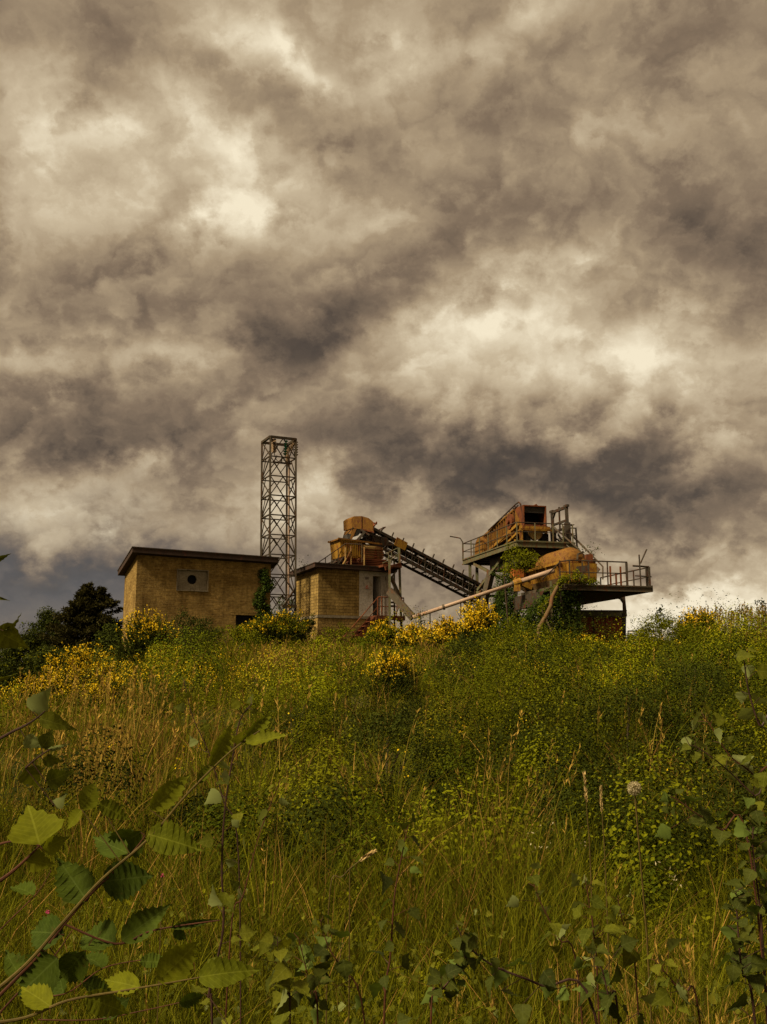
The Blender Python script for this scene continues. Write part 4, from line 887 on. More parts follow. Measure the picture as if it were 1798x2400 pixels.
def make_meadow():
    X, Y, z = scatter(170000, 1.5, 54); dry = dryness(X, Y); k = RNG.random(len(X)) < np.where(Y < 6, 1, np.clip(.20+1.0*dry+.4*(1-sm((Y-6)/3)), 0, 1)); X, Y, z, dry = X[k], Y[k], z[k], dry[k]; n = len(X)
    hn = vnoise(X, Y, 1.1)*.6+vnoise(X, Y, 3.0)*.4
    H = RNG.uniform(.22, .62, n)*(.45+1.1*hn)*(1+.4*dry); H = np.where(Y < 2.2, H*.7, H); H *= np.where(Y > 33, .55, 1)*np.where((Y > 7) & (Y <= 33), .5+.5*dry, 1)
    B = np.stack([X, Y, z-.03], 1)
    v, q, tip, d, m = blades(B, H, H*RNG.uniform(.05, .75, n), lod(Y, .0045, 1.1)*RNG.uniform(.7, 1.5, n), RNG.uniform(0, 6.28, n))
    t = np.repeat(tints(n, dry*.8), m, 0)
    stuff(nmesh('meadow_grass', v, q, M['tint'], tint=t), 'tangled green and olive meadow grass covering the whole slope', 'grass')
    # tall pale reed grass with feathery heads
    X, Y, z = scatter(60000, 2.2, 56); dry = dryness(X, Y); k = RNG.random(len(X)) < ((dry**1.6)*.55+.005)*np.where(Y < 7, .8, 1); X, Y, z, dry = X[k], Y[k], z[k], dry[k]; n = len(X)
    H = RNG.uniform(.7, 1.2, n)*np.where(Y > 22, .55+.85*sm((pxof(X, Y)-1500)/80), 1)*np.where(Y < 6, .62, 1); B = np.stack([X, Y, z-.03], 1); W = lod(Y, .0035, .9)
    lean = H*RNG.uniform(.03, .35, n)
    v, q, tip, d, m = blades(B, H, lean, W, RNG.normal(.3, 1.2, n), 4, .9)
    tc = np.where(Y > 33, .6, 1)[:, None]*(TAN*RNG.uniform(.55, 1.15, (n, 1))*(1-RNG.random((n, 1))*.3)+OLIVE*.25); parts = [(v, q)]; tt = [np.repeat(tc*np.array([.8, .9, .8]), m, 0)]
    K = 11
    f = RNG.random((n, K)); dirv = nrm(tip-B); P = tip[:, None]-dirv[:, None]*(f*.24*H[:, None])[..., None]; P = P.reshape(-1, 3)
    D = nrm(np.repeat(dirv, K, 0)+RNG.normal(size=(n*K, 3))*.32); lw = np.repeat(W, K)
    v2, q2 = leaf_quads(P, D, rdir(n*K), RNG.uniform(.03, .07, n*K)*np.repeat(H, K), lw*RNG.uniform(1.0, 1.9, n*K)); parts.append((v2, q2)); tt.append(np.repeat(np.repeat(tc, K, 0)*RNG.uniform(.8, 1.25, (n*K, 1)), 4, 0))
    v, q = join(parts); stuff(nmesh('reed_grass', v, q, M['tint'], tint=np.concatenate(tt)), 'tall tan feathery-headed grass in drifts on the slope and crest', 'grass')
    # leafy weeds: patches of different kinds, each with its own green
    def kind_tint(x, y, n):
        a, c = vnoise(x+7, y+3, .42), vnoise(x-20, y+11, .8); a = np.clip((a-.3)*2.3+RNG.normal(0, .12, n), 0, 1)[:, None]; c = np.clip((c-.35)*2.5, 0, 1)[:, None]
        return (PAL[0]*(1-a)+PAL[1]*a)*(1-c*.6)+PAL[2]*c*.6
    X, Y, z = scatter(44000, 1.6, 53); p = pxof(X, Y); mo = mound(X, Y)
    keep = RNG.random(len(X)) < np.clip(.05+1.1*mo+.1*sm((p-800)/400)-1.1*dryness(X, Y)-.28*(Y < 6.5), .04, 1); x, y, zz, mm = X[keep], Y[keep], z[keep], mo[keep]; n = len(x); K = 20
    h = (.08+.42*mm)*RNG.uniform(.5, 1.2, n); h = np.where(y < 5, h*.6, h)*np.where(y > 34, .5, 1); r = RNG.uniform(.06, .2, n)
    f = RNG.random((n, K))**.6; a = RNG.uniform(0, 6.28, (n, K)); rr = r[:, None]*(1.1-.6*f)*RNG.random((n, K))**.5
    P = np.stack([x[:, None]+np.cos(a)*rr, y[:, None]+np.sin(a)*rr, zz[:, None]+h[:, None]*f], -1).reshape(-1, 3)
    D = nrm(np.stack([np.cos(a), np.sin(a), RNG.uniform(-.3, .7, (n, K))], -1).reshape(-1, 3)+RNG.normal(size=(n*K, 3))*.4)
    L = lod(np.repeat(y, K), .022, 1.6)*RNG.uniform(.5, 1.7, n*K)
    v, q = leaf_quads(P, D, rdir(n*K, .9), L, L*RNG.uniform(.3, .75, n*K)); tt = np.repeat(np.repeat(kind_tint(x, y, n), K, 0)*RNG.uniform(.7, 1.3, (n*K, 1)), 4, 0)
    stuff(nmesh('leafy_weeds', v, q, M['tint'], tint=tt), 'low leafy weeds of mixed greens between the grass', 'weeds')
    # tufts of longer grass
    X, Y, z = scatter(2600, 2.4, 45); k = RNG.random(len(X)) < (.35+.5*vnoise(X, Y, .7))*np.where(Y > 7, .75, 1); X, Y, z = X[k], Y[k], z[k]; n = len(X); K = 26; dry = np.repeat(np.clip(dryness(X, Y)+RNG.uniform(0, .45, n), 0, 1), K)
    yy = np.repeat(Y, K); hh = np.repeat(RNG.uniform(.35, .85, n)*np.where(Y < 4, .7, 1)*np.where(Y > 33, .6, 1), K)*RNG.uniform(.5, 1.1, n*K); az = RNG.uniform(0, 6.28, n*K)
    B = np.stack([np.repeat(X, K), yy, np.repeat(z, K)-.02], 1)+np.stack([np.cos(az), np.sin(az), 0*az], 1)*RNG.uniform(0, .07, (n*K, 1))
    v, q, tip, d, m = blades(B, hh, hh*RNG.uniform(.1, .9, n*K), lod(yy, .005, 1.0)*RNG.uniform(.6, 1.3, n*K), az, 4)
    stuff(nmesh('grass_tufts', v, q, M['tint'], tint=np.repeat(tints(n*K, dry), m, 0)), 'arching tufts of longer grass between the weeds', 'grass')
    # bramble clumps of every size, too many to count, standing apart with shade between
    X, Y, z = scatter(1150, 6.0, 46); p = pxof(X, Y); k = RNG.random(len(X)) < np.clip(.16+.25*sm((p-600)/400)-1.3*dryness(X, Y), .02, 1)
    for bpx, bY, bw in BROOMS: k &= ~((np.abs(X-(bpx-899)/2300*bY) < bw*bY/2300*.6) & (Y > bY-min(4.5, bY*.22)) & (Y < bY+1.5))
    X, Y, z = X[k], Y[k], z[k]; cl, ct = [], []
    for x, y, zz in zip(X, Y, z):
        r = (.30+.95*RNG.random()**1.6)*(1.0 if y < 30 else .7)*(.55 if y < 10 else 1); h = (.15+r*RNG.uniform(.95, 1.55))*(1 if y < 32 else .6); L0 = max(.026, y*1.7/981); n = int(np.clip(2*math.pi*r*h/(L0*L0)*1.9, 80, 3000))
        d = rdir(n, .4); d[:, 2] = np.abs(d[:, 2]); nl = 9; lc = rdir(nl, .5); lc[:, 2] = np.abs(lc[:, 2]); near = (d@lc.T).max(1); lump = .62+.5*np.clip((near-.6)/.4, 0, 1)**.7
        P = np.array([x, y, zz])+d*np.array([r, r, h])*(RNG.uniform(.5, 1.0, (n, 1))**.4)*lump[:, None]; tg = rdir(n); D = nrm(tg-d*(tg*d).sum(1, keepdims=True)*.75+np.array([0, 0, -.15])); L = L0*RNG.uniform(.5, 1.5, n)
        cl.append(leaf_quads(P, D, nrm(d+np.array([0, 0, .25])+RNG.normal(size=(n, 3))*.28), L, L*RNG.uniform(.4, .75, n)))
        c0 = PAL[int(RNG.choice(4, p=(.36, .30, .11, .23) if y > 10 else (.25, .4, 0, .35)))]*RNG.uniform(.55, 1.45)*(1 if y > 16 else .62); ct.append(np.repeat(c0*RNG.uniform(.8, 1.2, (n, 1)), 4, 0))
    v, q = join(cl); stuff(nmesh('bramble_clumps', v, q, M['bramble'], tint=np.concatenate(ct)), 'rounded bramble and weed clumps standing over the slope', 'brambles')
    # yellow wildflowers in loose drifts
    ps = []
    for px, Y, sx, sy, n in ((1280, 19, 1.2, 3.0, 60), (1270, 33, 1.6, 3, 70), (620, 20, 1.0, 2.5, 45), (560, 24, 1.2, 2, 30), (1560, 20, 1.0, 2.2, 60), (1060, 12, .4, 1, 14), (150, 19, 1.6, 2.5, 160), (290, 21, 1.4, 2, 140), (700, 17, 2, 4, 25), (1300, 9, 2, 3, 18), (1500, 32, 3, 4, 60)):
        x0 = (px-899)/2300*Y; xs = RNG.normal(x0, sx, n); ys = RNG.normal(Y, sy*.5, n); ps.append(np.stack([xs, ys], 1))
    P = np.concatenate(ps); n = len(P); H = RNG.uniform(.45, .8, n); z = gz(P[:, 0], P[:, 1]); T = np.stack([P[:, 0], P[:, 1], z+H], 1); K = 9
    C = np.repeat(T, K, 0)+RNG.normal(size=(n*K, 3))*np.array([.03, .03, .06])
    L = lod(np.repeat(P[:, 1], K), .018, 1.2)*RNG.uniform(.7, 1.3, n*K)
    v, q = leaf_quads(C, rdir(n*K, .4), rdir(n*K), L, L*.9); stuff(nmesh('wildflowers', v, q, M['broomflower']), 'small yellow wildflowers dotted over the green slope', 'wildflowers')
make_meadow()
# ------------------------------------------------------------------ bushes
def crown_leaves(c, rad, clumps, per, leaf, fill=.75, up=.5, squash=1.0):
    c = np.array(c, float); rad = np.array(rad, float)
    d = rdir(clumps, .35); rr = RNG.uniform(.45, 1.0, (clumps, 1))**.6; cc = c+d*rad*rr*(.8+.4*RNG.random((clumps, 1)))
    cr = rad.mean()*RNG.uniform(.16, .34, clumps); k = np.repeat(np.arange(clumps), per)
    e = rdir(len(k)); P = cc[k]+e*(cr[k]*RNG.uniform(.3, 1., len(k))**.5)[:, None]*np.array([1, 1, .8])
    tg = rdir(len(k)); D = nrm(tg-e*(tg*e).sum(1, keepdims=True)*.6+e*.3+np.array([0, 0, -.15])); L = leaf*RNG.uniform(.6, 1.35, len(k))
    return leaf_quads(P, D, nrm(e+np.array([0, 0, up])), L, L*RNG.uniform(.45, .75, len(k)))
def twigs(root, base, c, rad, n, mat, r=.02, name='stem'):
    m = MB()
    for _ in range(n):
        d = rdir(1, .5)[0]; e = V(c)+V((d[0]*rad[0], d[1]*rad[1], d[2]*rad[2]))*.75; mid = V(base).lerp(e, .5)+V((0, 0, .08))
        m.tube([V(base), mid, e], r, 5, r*.35)
    return m.build(name, mat, root)
def leafy_bush(px, Y, wpx, hpx, label, mat='bush', leaf=.028, dens=1.0, name='leafy_bush', cat='bush', sink=.15, group='bushes on the slope'):
    b = gp(px, Y); w_, h = wpx*Y/2300/2, hpx*Y/2300*1.2; leaf = max(leaf, Y*1.7/981)
    root = thing(name, label, cat, b, group); c = (b.x, b.y, b.z+h*(.5-sink*.5)); rad = (w_, w_*.9, h*.55)
    area = w_*h*4; n = int(np.clip(area/(leaf*leaf)*2.6*dens, 300, 16000)); cl = int(np.clip(n/45, 8, 90))
    v, q = crown_leaves(c, rad, cl, max(8, n//cl), leaf); nmesh('foliage', v, q, M[mat], root)
    twigs(root, b-V((0, 0, .1)), c, rad, 7, M['bark'], max(.012, .012*Y/20)); return root
def broom(px, Y, wpx, hpx, label, flower=1.0, name='broom_bush', topfrac=.45, fgreen=False):
    b = gp(px, Y); w_, h = wpx*Y/2300/2*.95, hpx*Y/2300*.88
    root = thing(name, label, 'broom bush', b, 'broom bushes'); n = 420
    d = rdir(n, .9); d[:, 2] = np.abs(d[:, 2]); d = nrm(d); B = np.array(b)+np.stack([RNG.normal(0, w_*.22, n), RNG.normal(0, w_*.22, n), np.full(n, -.05)], 1)
    tipv = np.array(b)+d*np.array([w_, w_, h])*RNG.uniform(.62, 1.16, (n, 1)); ax = tipv-B
    W = max(.008, Y*.9/981); parts = []; S = nrm(np.cross(ax, rdir(n)))
    def ribbon(P0, P1, bow, wd):
        S = nrm(np.cross(P1-P0, rdir(len(P0)))); mid = (P0+P1)/2+bow
        v = np.stack([P0-S*wd, P0+S*wd, mid+S*wd*.8, mid-S*wd*.8, P1+S*wd*.3, P1-S*wd*.3], 1).reshape(-1, 3); i = np.arange(len(P0))*6
        return v, np.concatenate([np.stack([i, i+1, i+2, i+3], 1), np.stack([i+3, i+2, i+4, i+5], 1)])
    parts.append(ribbon(B, tipv, np.array([0, 0, .1*h])*np.ones((n, 1)), W*.6))
    K = 9; f = RNG.uniform(.35, 1, (n, K)); P0 = (B[:, None]+ax[:, None]*f[..., None]).reshape(-1, 3)+np.array([0, 0, .08*h])
    tw = nrm(np.repeat(nrm(ax), K, 0)+RNG.normal(size=(n*K, 3))*.45+np.array([0, 0, .35])); P1 = P0+tw*RNG.uniform(.08, .24, (n*K, 1))*h
    parts.append(ribbon(P0, P1, np.zeros((n*K, 3)), W*.5)); v, q = join(parts); nmesh('stems', v, q, M['broomstem'], root)
    if fgreen:
        v, q = crown_leaves((b.x, b.y, b.z+h*.5), (w_*.95, w_*.9, h*.55), 70, 70, max(.04, Y*1.7/981)); nmesh('foliage', v, q, M['bush'], root)
    # flowers sit on the outer twig ends
    hf = (P1[:, 2]-b.z)/h; keep = RNG.random(len(P1)) < flower*np.clip((hf-topfrac)*2.4, .008, .85)*np.clip(.35+1.5*(vnoise(P1[:, 0]*3, P1[:, 1]+P1[:, 2]*2.5, 1.1+.02*Y)-.15), .1, 1); F0 = P1[keep]; K2 = 4
    C = np.repeat(F0, K2, 0)+RNG.normal(size=(len(F0)*K2, 3))*.035*h; L = max(.026, Y*1.75/981)*RNG.uniform(.6, 1.3, len(C))
    v, q = leaf_quads(C, rdir(len(C), .4), rdir(len(C)), L, L*.85); nmesh('flowers', v, q, M['broomflower'], root)
    return root
broom(345, 30, 165, 120, 'yellow-topped broom bush in front of the brick building corner', .5, topfrac=.5)
broom(195, 24, 190, 105, 'broad yellow broom bush below the dark conifer', .55, topfrac=.35)
broom(120, 22, 150, 80, 'low yellow broom bush nearest the left edge of the slope', .4, topfrac=.35)
broom(272, 19, 150, 75, 'low yellow broom bush among the tan grass below the brick building', .45, topfrac=.3)
broom(655, 41, 150, 90, 'big green broom bush with few flowers at the mast foot', .36, topfrac=.45, fgreen=True)
broom(590, 42, 90, 60, 'dark low broom bush under the brick building doorway', .34, topfrac=.35, fgreen=True)
broom(896, 43, 90, 66, 'green and yellow broom bush in front of the rusty stair landing', .4, topfrac=.4, fgreen=True)
broom(975, 42, 105, 62, 'yellow broom bush just right of the rusty stairs', .6, topfrac=.3)
broom(1048, 41, 105, 72, 'dense yellow broom bush under the lower end of the pale pipe', .75, topfrac=.3)
broom(1122, 40, 100, 105, 'tallest bright yellow broom bush at the legs of the upper platform', 1.1, topfrac=.42)
broom(918, 20, 130, 108, 'rounded broom bush alone mid-slope with dark stems and yellow crown', .65, topfrac=.5)
broom(1635, 34, 105, 95, 'sparse yellow broom bush right of the shed near the crest', .5, topfrac=.35, fgreen=True)
LB = leafy_bush
LB(472, 27, 105, 100, 'dark green bush at the right of the yellow broom below the brick wall', 'darkbush')
LB(432, 43, 95, 75, 'dark bush against the brick wall under the vent panel', 'darkbush')
LB(1112, 28, 110, 75, 'dark green bush right under the tallest yellow broom', 'darkbush')
LB(1090, 20, 140, 110, 'dark bush mid-slope right of the rounded lone broom', 'weeddark')
LB(1455, 12.0, 230, 200, 'large shadowy bramble bush low on the right of the slope', 'weeddark', dens=1)
LB(905, 11.5, 230, 150, 'dark bramble clump in the middle of the slope below the lone broom', 'weeddark', dens=.9)
LB(1620, 18, 200, 120, 'dark rounded bush on the right slope near the edge', 'weeddark')
LB(1270, 25, 190, 105, 'bright green bush below the ivy-covered plant', 'bush')
LB(1195, 27, 150, 105, 'green bush left below the bent yellow pole', 'bush')
LB(1390, 36, 150, 26, 'green bush in front of the red shed', 'bush')
LB(1475, 38, 110, 34, 'low green bush at the right corner of the red shed', 'bush')
LB(1550, 33, 130, 85, 'green bush under the young tree on the crest', 'bush')
LB(1715, 33, 150, 30, 'green bush beneath the tall tan grass at the right crest', 'bush')
LB(1180, 15.5, 190, 125, 'yellow-green mound of weeds mid-slope', 'bush', dens=.7)
LB(690, 14, 260, 120, 'wide yellow-green bramble mound left of centre', 'bush', dens=.6)
LB(1250, 10, 260, 150, 'broad green bramble mound right of the dark clump', 'weeddark', dens=.6)
LB(540, 33, 150, 60, 'low green bush before the dark doorway', 'bush')
LB(800, 40, 90, 50, 'low green bush at the foot of the rusty stairs', 'bush')
LB(1660, 26, 150, 100, 'mid-green bush below the sparse broom', 'bush')
LB(722, 52.5, 34, 75, 'dark upright shrub against the side of the block building', 'darkbush', name='wall_shrub', cat='shrub')
LB(668, 56, 70, 105, 'dark shrub growing behind the foot of the lattice mast', 'ivy', name='wall_shrub', cat='shrub', dens=.7)
# ------------------------------------------------------------------ climbers
def climber(name, label, cat, base, pts, leaf, per, mat='ivy', stem=True):
    """leaf masses along a run of (point, radius) places, all grown from one stem"""
    root = thing(name, label, cat, base); parts = []
    for p, r in pts:
        n = per; e = rdir(n); P = np.array(p)+e*np.array(r)*(RNG.uniform(.25, 1, (n, 1))**.5); D = nrm(e*.5+rdir(n)*.8+np.array([0, 0, -.5])); L = leaf*RNG.uniform(.6, 1.3, n)
        parts.append(leaf_quads(P, D, nrm(e+np.array([0, -.4, .4])), L, L*RNG.uniform(.6, .95, n)))
    v, q = join(parts); nmesh('foliage', v, q, M[mat], root)
    m = MB(); s = sorted([V(p) for p, r in pts], key=lambda a: a.z)
    if stem: m.tube([V(base)]+s[::max(1, len(s)//6)], .05, 5, .015); m.build('stem', M['bark'], root)
    return root
def on_b1(px, py): return hit(px, py, B1F(0, -.12, 0), B1F.y)
pts = []
for py in range(1338, 1462, 7):
    cx = 618+6*math.sin(py*.07); hw = 14+5*math.sin(py*.11+1)+(4 if py > 1390 else 0)
    for _ in range(2): pts.append((on_b1(cx+RNG.uniform(-hw, hw)*.7, py), (.24, .16, .2)))
climber('ivy', 'dark ivy climbing the right end of the brick building', 'ivy', gp(612, 48.2), pts, .10, 70)
def mass(spec, Y, r, jit=.3): return [(at(x, y, Y+RNG.uniform(-jit, jit)*2), (r*RNG.uniform(.7, 1.3),)*3) for x, y in spec]
def fillpx(poly, step):
    xs, ys = [p[0] for p in poly], [p[1] for p in poly]; out = []
    for y in range(min(ys), max(ys), step):
        for x in range(min(xs), max(xs), step):
            c = False; j = len(poly)-1
            for i in range(len(poly)):
                if (poly[i][1] > y) != (poly[j][1] > y) and x < (poly[j][0]-poly[i][0])*(y-poly[i][1])/(poly[j][1]-poly[i][1])+poly[i][0]: c = not c
                j = i
            if c: out.append((x+RNG.uniform(-step, step)*.5, y+RNG.uniform(-step, step)*.5))
    return out
climber('ivy', 'dark ivy wrapping the legs under the far half of the upper platform', 'ivy', gp(1190, 54), mass(fillpx([(1172, 1345), (1200, 1345), (1206, 1400), (1218, 1424), (1240, 1500), (1158, 1502), (1164, 1410), (1176, 1390)], 10), 53.6, .45), .11, 85)
climber('ivy', 'thick dark ivy hanging below the lower platform left of the red shed', 'ivy', gp(1300, 48.5), mass(fillpx([(1268, 1408), (1300, 1380), (1330, 1378), (1346, 1384), (1350, 1430), (1345, 1500), (1215, 1502), (1230, 1445), (1250, 1422)], 10), 48.3, .45), .11, 85)
climber('ivy', 'green creeper spilling over the handrail corner of the lower platform', 'creeper', gp(1310, 47), mass([(1305, 1382), (1312, 1368), (1318, 1358), (1326, 1352), (1338, 1356), (1350, 1352), (1360, 1356), (1372, 1358), (1385, 1362), (1352, 1342), (1300, 1395), (1288, 1405), (1278, 1415), (1395, 1364), (1270, 1430)], 47.3, .22, .1), .085, 90, 'bush')
climber('bush_on_plant', 'light green shrub sprouting between the upper platform and the orange motor box', 'shrub', gp(1196, 51.5), mass(fillpx([(1190, 1290), (1206, 1276), (1216, 1284), (1222, 1296), (1246, 1290), (1258, 1304), (1256, 1318), (1240, 1326), (1226, 1330), (1204, 1330), (1192, 1352), (1180, 1350), (1176, 1330), (1184, 1310)], 10), 51.2, .26), .09, 60, 'bush')
def sprig(px, py, px2, py2, Y, label):
    a, b = at(px, py, Y), at(px2, py2, Y); root = thing('wild_sprig', label, 'sprig', a); m = MB(); m.tube([a, a.lerp(b, .5)+V((.05, 0, .06)), b], .02, 5, .008); m.build('stem', M['bark'], root)
    n = 46; f = RNG.uniform(.3, 1, n); P = np.array([a.lerp(b, t) for t in f])+RNG.normal(size=(n, 3))*.22; D = rdir(n); v, q = leaf_quads(P, D, rdir(n, .5), RNG.uniform(.07, .14, n), RNG.uniform(.05, .09, n)); nmesh('foliage', v, q, M['darkbush'], root)
sprig(1372, 1310, 1398, 1284, 49.8, 'thin leafy sprig growing on top of the washing machine')
sprig(1360, 1308, 1366, 1290, 50.2, 'smaller leafy sprig beside the service stair on the washing machine')
sprig(712, 1350, 713, 1322, 55, 'tiny sprig at the left roof edge of the block building')
# ------------------------------------------------------------------ trees
def conifer(px, Y, top, wpx, label, base=None):
    b = gp(px, Y); H = at(px, top, Y).z-b.z; R = wpx*Y/2300/2; root = thing('conifer_tree', label, 'tree', b, 'dark trees at the left')
    m = MB(); m.tube([b-V((0, 0, .3)), b+V((0, 0, H*.6)), b+V((-.15, 0, H*.95))], .16, 8, .03); m.tube([b+V((.05, 0, H*.5)), b+V((.62, 0, H*.72)), b+V((.70, 0, H*.94))], .07, 6, .02); m.build('trunk', M['bark'], root)
    parts = []; br = MB()
    for lead, (ox, h0, h1, rs) in enumerate(((-.15, .06, 1.0, 1.0), (.70, .62, .96, .42))):
        nb = 150 if lead == 0 else 40
        for k in range(nb):
            f = h0+(h1-h0)*(k/nb)**.9; a = RNG.uniform(0, 6.28); ln = R*rs*(1.08-(f-h0)/(h1-h0))**1.15*RNG.uniform(.6, 1.12)+.06
            o = np.array([b.x+ox*(f if lead == 0 else 1), b.y, b.z+H*f]); d = np.array([math.cos(a), math.sin(a), RNG.uniform(-.05, .3)]); e = o+d*ln+np.array([0, 0, .12*ln])
            br.tube([V(o), V(o+d*ln*.6-np.array([0, 0, .06*ln])), V(e)], .025, 4, .008)
            n = int(40+150*ln); t = RNG.random(n)**.6; P = o+(e-o)*t[:, None]+RNG.normal(size=(n, 3))*np.array([.12, .12, .06])*(.25+ln*.5)
            D = nrm(d*.7+rdir(n)*.8+np.array([0, 0, .25])); L = RNG.uniform(.12, .26, n); parts.append(leaf_quads(P, D, rdir(n, .8), L, L*.36))
    v, q = join(parts); nmesh('crown', v, q, M['conifer'], root); br.build('branches', M['bark'], root)
def broadleaf(px, Y, top, wpx, label, bottom=1610, mat='darkbush', leaf=.13):
    b = gp(px, Y); zt = at(px, top, Y).z; zb_ = max(at(px, bottom, Y).z, b.z+.2); R = wpx*Y/2300/2; root = thing('leafy_tree', label, 'tree', b, 'dark trees at the left')
    c = (b.x, b.y, (zt+zb_)/2); rad = (R, R*.9, (zt-zb_)/2)
    v, q = crown_leaves(c, rad, 150, 85, leaf); nmesh('crown', v, q, M[mat], root)
    m = MB(); m.tube([b-V((0, 0, .3)), V((b.x+.1, b.y, (b.z+c[2])/2)), V((b.x-.1, b.y, c[2]))], .13, 7, .06); m.build('trunk', M['bark'], root)
    twigs(root, (b.x, b.y, (b.z+c[2])/2), c, rad, 9, M['bark'], .05, 'branches')
conifer(205, 57, 1372, 235, 'dark conifer with a forked top left of the brick building')
broadleaf(118, 58, 1440, 110, 'dark rounded tree beside the forked conifer', 1620)
broadleaf(55, 56, 1480, 110, 'lowest dark bushy tree at the far left edge', 1650)
broadleaf(140, 53, 1520, 140, 'dark bushy tree in front of the forked conifer', 1640)
broadleaf(262, 55, 1470, 60, 'narrow dark tree between the conifer and the brick wall', 1600)
broadleaf(20, 60, 1545, 80, 'small dark tree half cut by the left edge', 1660)
def young_tree(px, Y, top, label, wpx=46, n=260):
    b = gp(px, Y); t = at(px, top, Y); root = thing('young_tree', label, 'tree', b); m = MB(); m.tube([b-V((0, 0, .1)), b.lerp(t, .5)+V((.05, 0, 0)), t], .03, 5, .008)
    P = []; R = wpx*Y/2300/2
    for k in range(14):
        f = .25+.72*k/14; o = b.lerp(t, f); d = rdir(1, .5)[0]; e = o+V(tuple(d))*R*(1.25-f); m.tube([o, e], .012, 4, .005)
        for _ in range(n//14): P.append(np.array(o.lerp(e, RNG.uniform(.3, 1.1)))+RNG.normal(size=3)*.08)
    m.build('trunk', M['bark'], root); P = np.array(P); N = len(P); L = RNG.uniform(.08, .15, N); v, q = leaf_quads(P, rdir(N), rdir(N, .6), L, L*.6); nmesh('crown', v, q, M['darkbush'], root)
young_tree(1548, 43, 1425, 'young sparse tree silhouetted on the crest right of the shed')
young_tree(1785, 40, 1408, 'young leafy tree at the right edge of the crest', 60)
young_tree(1098, 43, 1432, 'thin dark sapling in front of the upper platform legs', 26, 90)
young_tree(985, 44, 1428, 'thin sapling standing below the diagonal channel', 26, 90)
# ------------------------------------------------------------------ saplings close to the viewer
def leaf_template(K, prof, serr=.0):
    """stations along the midrib: (t, half width); serrated margin"""
    t = np.linspace(0, 1, K); w_ = np.interp(t, *zip(*prof))*(1+serr*np.where(np.arange(K) % 2, 1, -1)); w_[0] = .012; w_[-1] = .004
    v = np.stack([np.stack([-w_, t-.03*(w_ > .05)*np.where(np.arange(K) % 2, 0, 1), .22*w_], 1), np.stack([0*t, t, 0*t], 1), np.stack([w_, t-.03*(w_ > .05)*np.where(np.arange(K) % 2, 0, 1), .22*w_], 1)], 1)
    v[..., 2] -= .10*(t*t)[:, None]; v[:, ::2, 2] += (.018*np.sin(t*21))[:, None]; v[..., 2] += (serr*.42*np.where(np.arange(K) % 2, 1, -1))[:, None]*np.array([1, .35, 1])
    v = v.reshape(-1, 3); q = []
    for k in range(K-1):
        a = 3*k; q += [(a, a+1, a+4, a+3), (a+1, a+2, a+5, a+4)]
    return v, np.array(q)
POPL = leaf_template(11, [(0, .02), (.08, .28), (.22, .46), (.34, .47), (.55, .32), (.78, .13), (1, 0)], .05)
ELM = leaf_template(19, [(0, .03), (.08, .24), (.25, .42), (.42, .46), (.62, .37), (.80, .19), (.92, .055), (1, 0)], .07)
def place_leaves(T, P, D, N, L, Wf):
    S = nrm(np.cross(D, N)); U = np.cross(S, D); tv, tq = T; n = len(P); L = np.asarray(L); Wf = np.asarray(Wf)
    v = P[:, None]+S[:, None]*(tv[None, :, 0]*(L*Wf)[:, None])[..., None]+D[:, None]*(tv[None, :, 1]*L[:, None])[..., None]+U[:, None]*(tv[None, :, 2]*L[:, None])[..., None]
    tt = tv[None, :, 1]; cu = RNG.normal(.0, .26, (n, 1))-.12; tw = RNG.normal(0, .22, (n, 1)); wv = RNG.uniform(.0, .035, (n, 1))*np.sin(tt*RNG.uniform(7, 13, (n, 1))+RNG.uniform(0, 6, (n, 1)))*np.abs(tv[None, :, 0])*2
    v = v+U[:, None]*((cu*tt*tt+tw*tt*tv[None, :, 0]+wv)*L[:, None])[..., None]
    m = len(tv); return v.reshape(-1, 3), (tq[None]+(np.arange(n)*m)[:, None, None]).reshape(-1, 4)
def LUV(T, n): t = T[0].copy(); t[:, 2] = 0; return np.tile(t, (n, 1))
def smooth_path(pts, n=6):
    pts = [V(p) for p in pts]; out = []
    for i in range(len(pts)-1):
        p0, p1, p2, p3 = pts[max(i-1, 0)], pts[i], pts[i+1], pts[min(i+2, len(pts)-1)]
        for k in range(n):
            t = k/n; out.append(.5*((2*p1)+(p2-p0)*t+(2*p0-5*p1+4*p2-p3)*t*t+(3*p1-p0-3*p2+p3)*t**3))
    return out+[pts[-1]]
